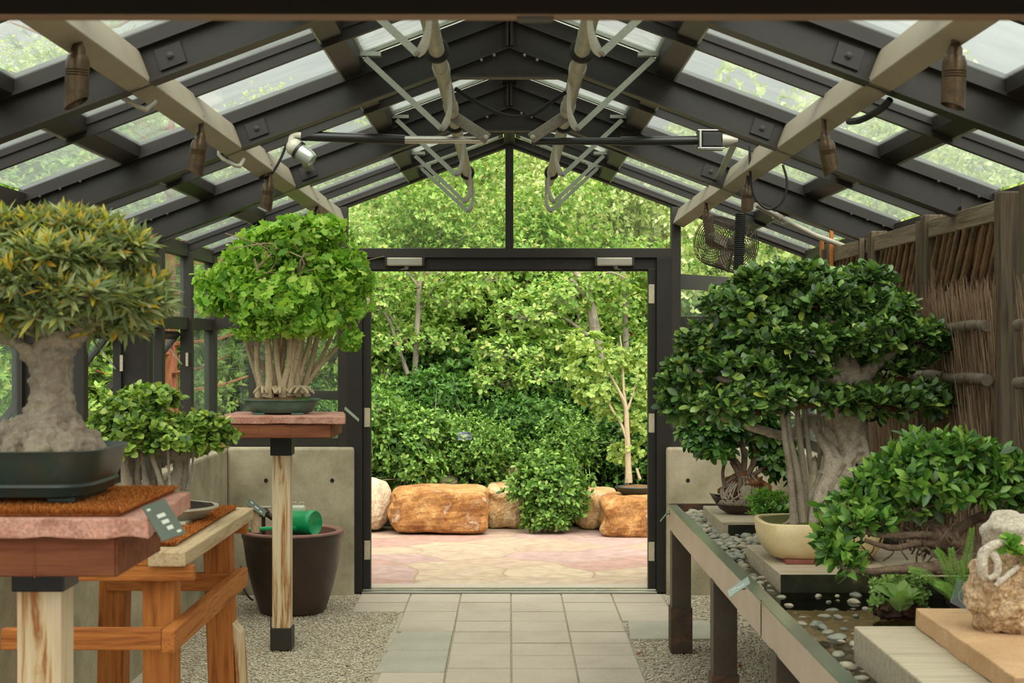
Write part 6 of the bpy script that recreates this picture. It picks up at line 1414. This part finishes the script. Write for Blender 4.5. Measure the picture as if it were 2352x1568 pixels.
# building far behind on the right
t = thing('garden_building', 'orange-walled building glimpsed through the trees at the right', 'building', (3.2, 21, 1))
m_or = M('orange_stucco', ['b0693c', 'c07a48'], .9, scale=5); m_cr = M('cream_band', ['d9c49c', 'e0cfa9'], .9)
b = MB(); b.box(1.62, 5.2, 20, 23, .6, 3.1); obj('wall', b, m_or, t)
b = MB(); b.box(1.61, 5.21, 19.96, 23, 2.12, 2.36); obj('band', b, m_cr, t)
b = MB(); b.box(1.4, 5.5, 19.7, 23.2, 3.1, 3.2); obj('roof', b, m_purlin, t)
b = MB(); b.box(1.72, 1.92, 19.94, 20, 1.55, 1.95); obj('window', b, m_alu, t)
# ================================================================ sky, sun, camera
w = bpy.data.worlds.new('overcast'); SC.world = w; w.use_nodes = True; nt = w.node_tree; nt.nodes.clear()
def wn_(ty): return nt.nodes.new(ty)
tc = wn_('ShaderNodeTexCoord'); sx = wn_('ShaderNodeSeparateXYZ'); nt.links.new(tc.outputs['Generated'], sx.inputs[0])
r = wn_('ShaderNodeValToRGB'); e = r.color_ramp.elements
e[0].position = 0; e[0].color = (.34, .34, .31, 1); e[1].position = 1; e[1].color = (1.75, 1.72, 1.62, 1)
for p, c in ((.08, (.46, .465, .445, 1)), (.25, (.74, .745, .715, 1)), (.5, (1.2, 1.19, 1.13, 1))):
    q = e.new(p); q.color = c
nt.links.new(sx.outputs['Z'], r.inputs[0])
nz = wn_('ShaderNodeTexNoise'); nz.inputs['Scale'].default_value = 2.2; nz.inputs['Detail'].default_value = 5; nt.links.new(tc.outputs['Generated'], nz.inputs['Vector'])
mr = wn_('ShaderNodeMapRange'); mr.inputs['From Min'].default_value = .3; mr.inputs['From Max'].default_value = .7; mr.inputs['To Min'].default_value = .9; mr.inputs['To Max'].default_value = 1.1; nt.links.new(nz.outputs['Fac'], mr.inputs['Value'])
# unseen sky behind the camera brightened, added to fill the front faces
my = wn_('ShaderNodeMapRange'); my.interpolation_type = 'SMOOTHSTEP'; my.inputs['From Min'].default_value = -.8; my.inputs['From Max'].default_value = .75; my.inputs['To Min'].default_value = 2.5; my.inputs['To Max'].default_value = .72; nt.links.new(sx.outputs['Y'], my.inputs['Value'])
mu = wn_('ShaderNodeMath'); mu.operation = 'MULTIPLY'; nt.links.new(mr.outputs[0], mu.inputs[0]); nt.links.new(my.outputs[0], mu.inputs[1])
bg = wn_('ShaderNodeBackground'); nt.links.new(r.outputs[0], bg.inputs[0]); nt.links.new(mu.outputs[0], bg.inputs[1])
ow = wn_('ShaderNodeOutputWorld'); nt.links.new(bg.outputs[0], ow.inputs[0])
s = bpy.data.lights.new('veiled_sun', 'SUN'); s.energy = 1.9; s.angle = math.radians(50); s.color = (1, .95, .86)
so = bpy.data.objects.new('veiled_sun', s); COL.objects.link(so); so.rotation_euler = (math.radians(50), 0, math.radians(12))
cam = bpy.data.cameras.new('camera'); co = bpy.data.objects.new('camera', cam); COL.objects.link(co)
co.location = (0, 0, H); co.rotation_euler = (PI / 2, 0, 0); cam.sensor_width = 36; cam.lens = F / 2352 * 36; cam.shift_x = (1176 - CX) / 2352
cam.dof.use_dof = True; cam.dof.focus_distance = 8.6; cam.dof.aperture_fstop = 9.0; cam.clip_start = .05
SC.camera = co
vs_ = SC.view_settings; vs_.view_transform = 'Standard'; vs_.look = 'None'; vs_.gamma = 1; vs_.exposure = 0.55; vs_.use_curve_mapping = False
cy = SC.cycles; cy.max_bounces = 7; cy.diffuse_bounces = 3; cy.glossy_bounces = 2; cy.transmission_bounces = 3; cy.transparent_max_bounces = 14
cy.use_denoising = True; cy.sample_clamp_indirect = 4; cy.caustics_reflective = False; cy.caustics_refractive = False
cy.use_adaptive_sampling = True; cy.adaptive_threshold = .03
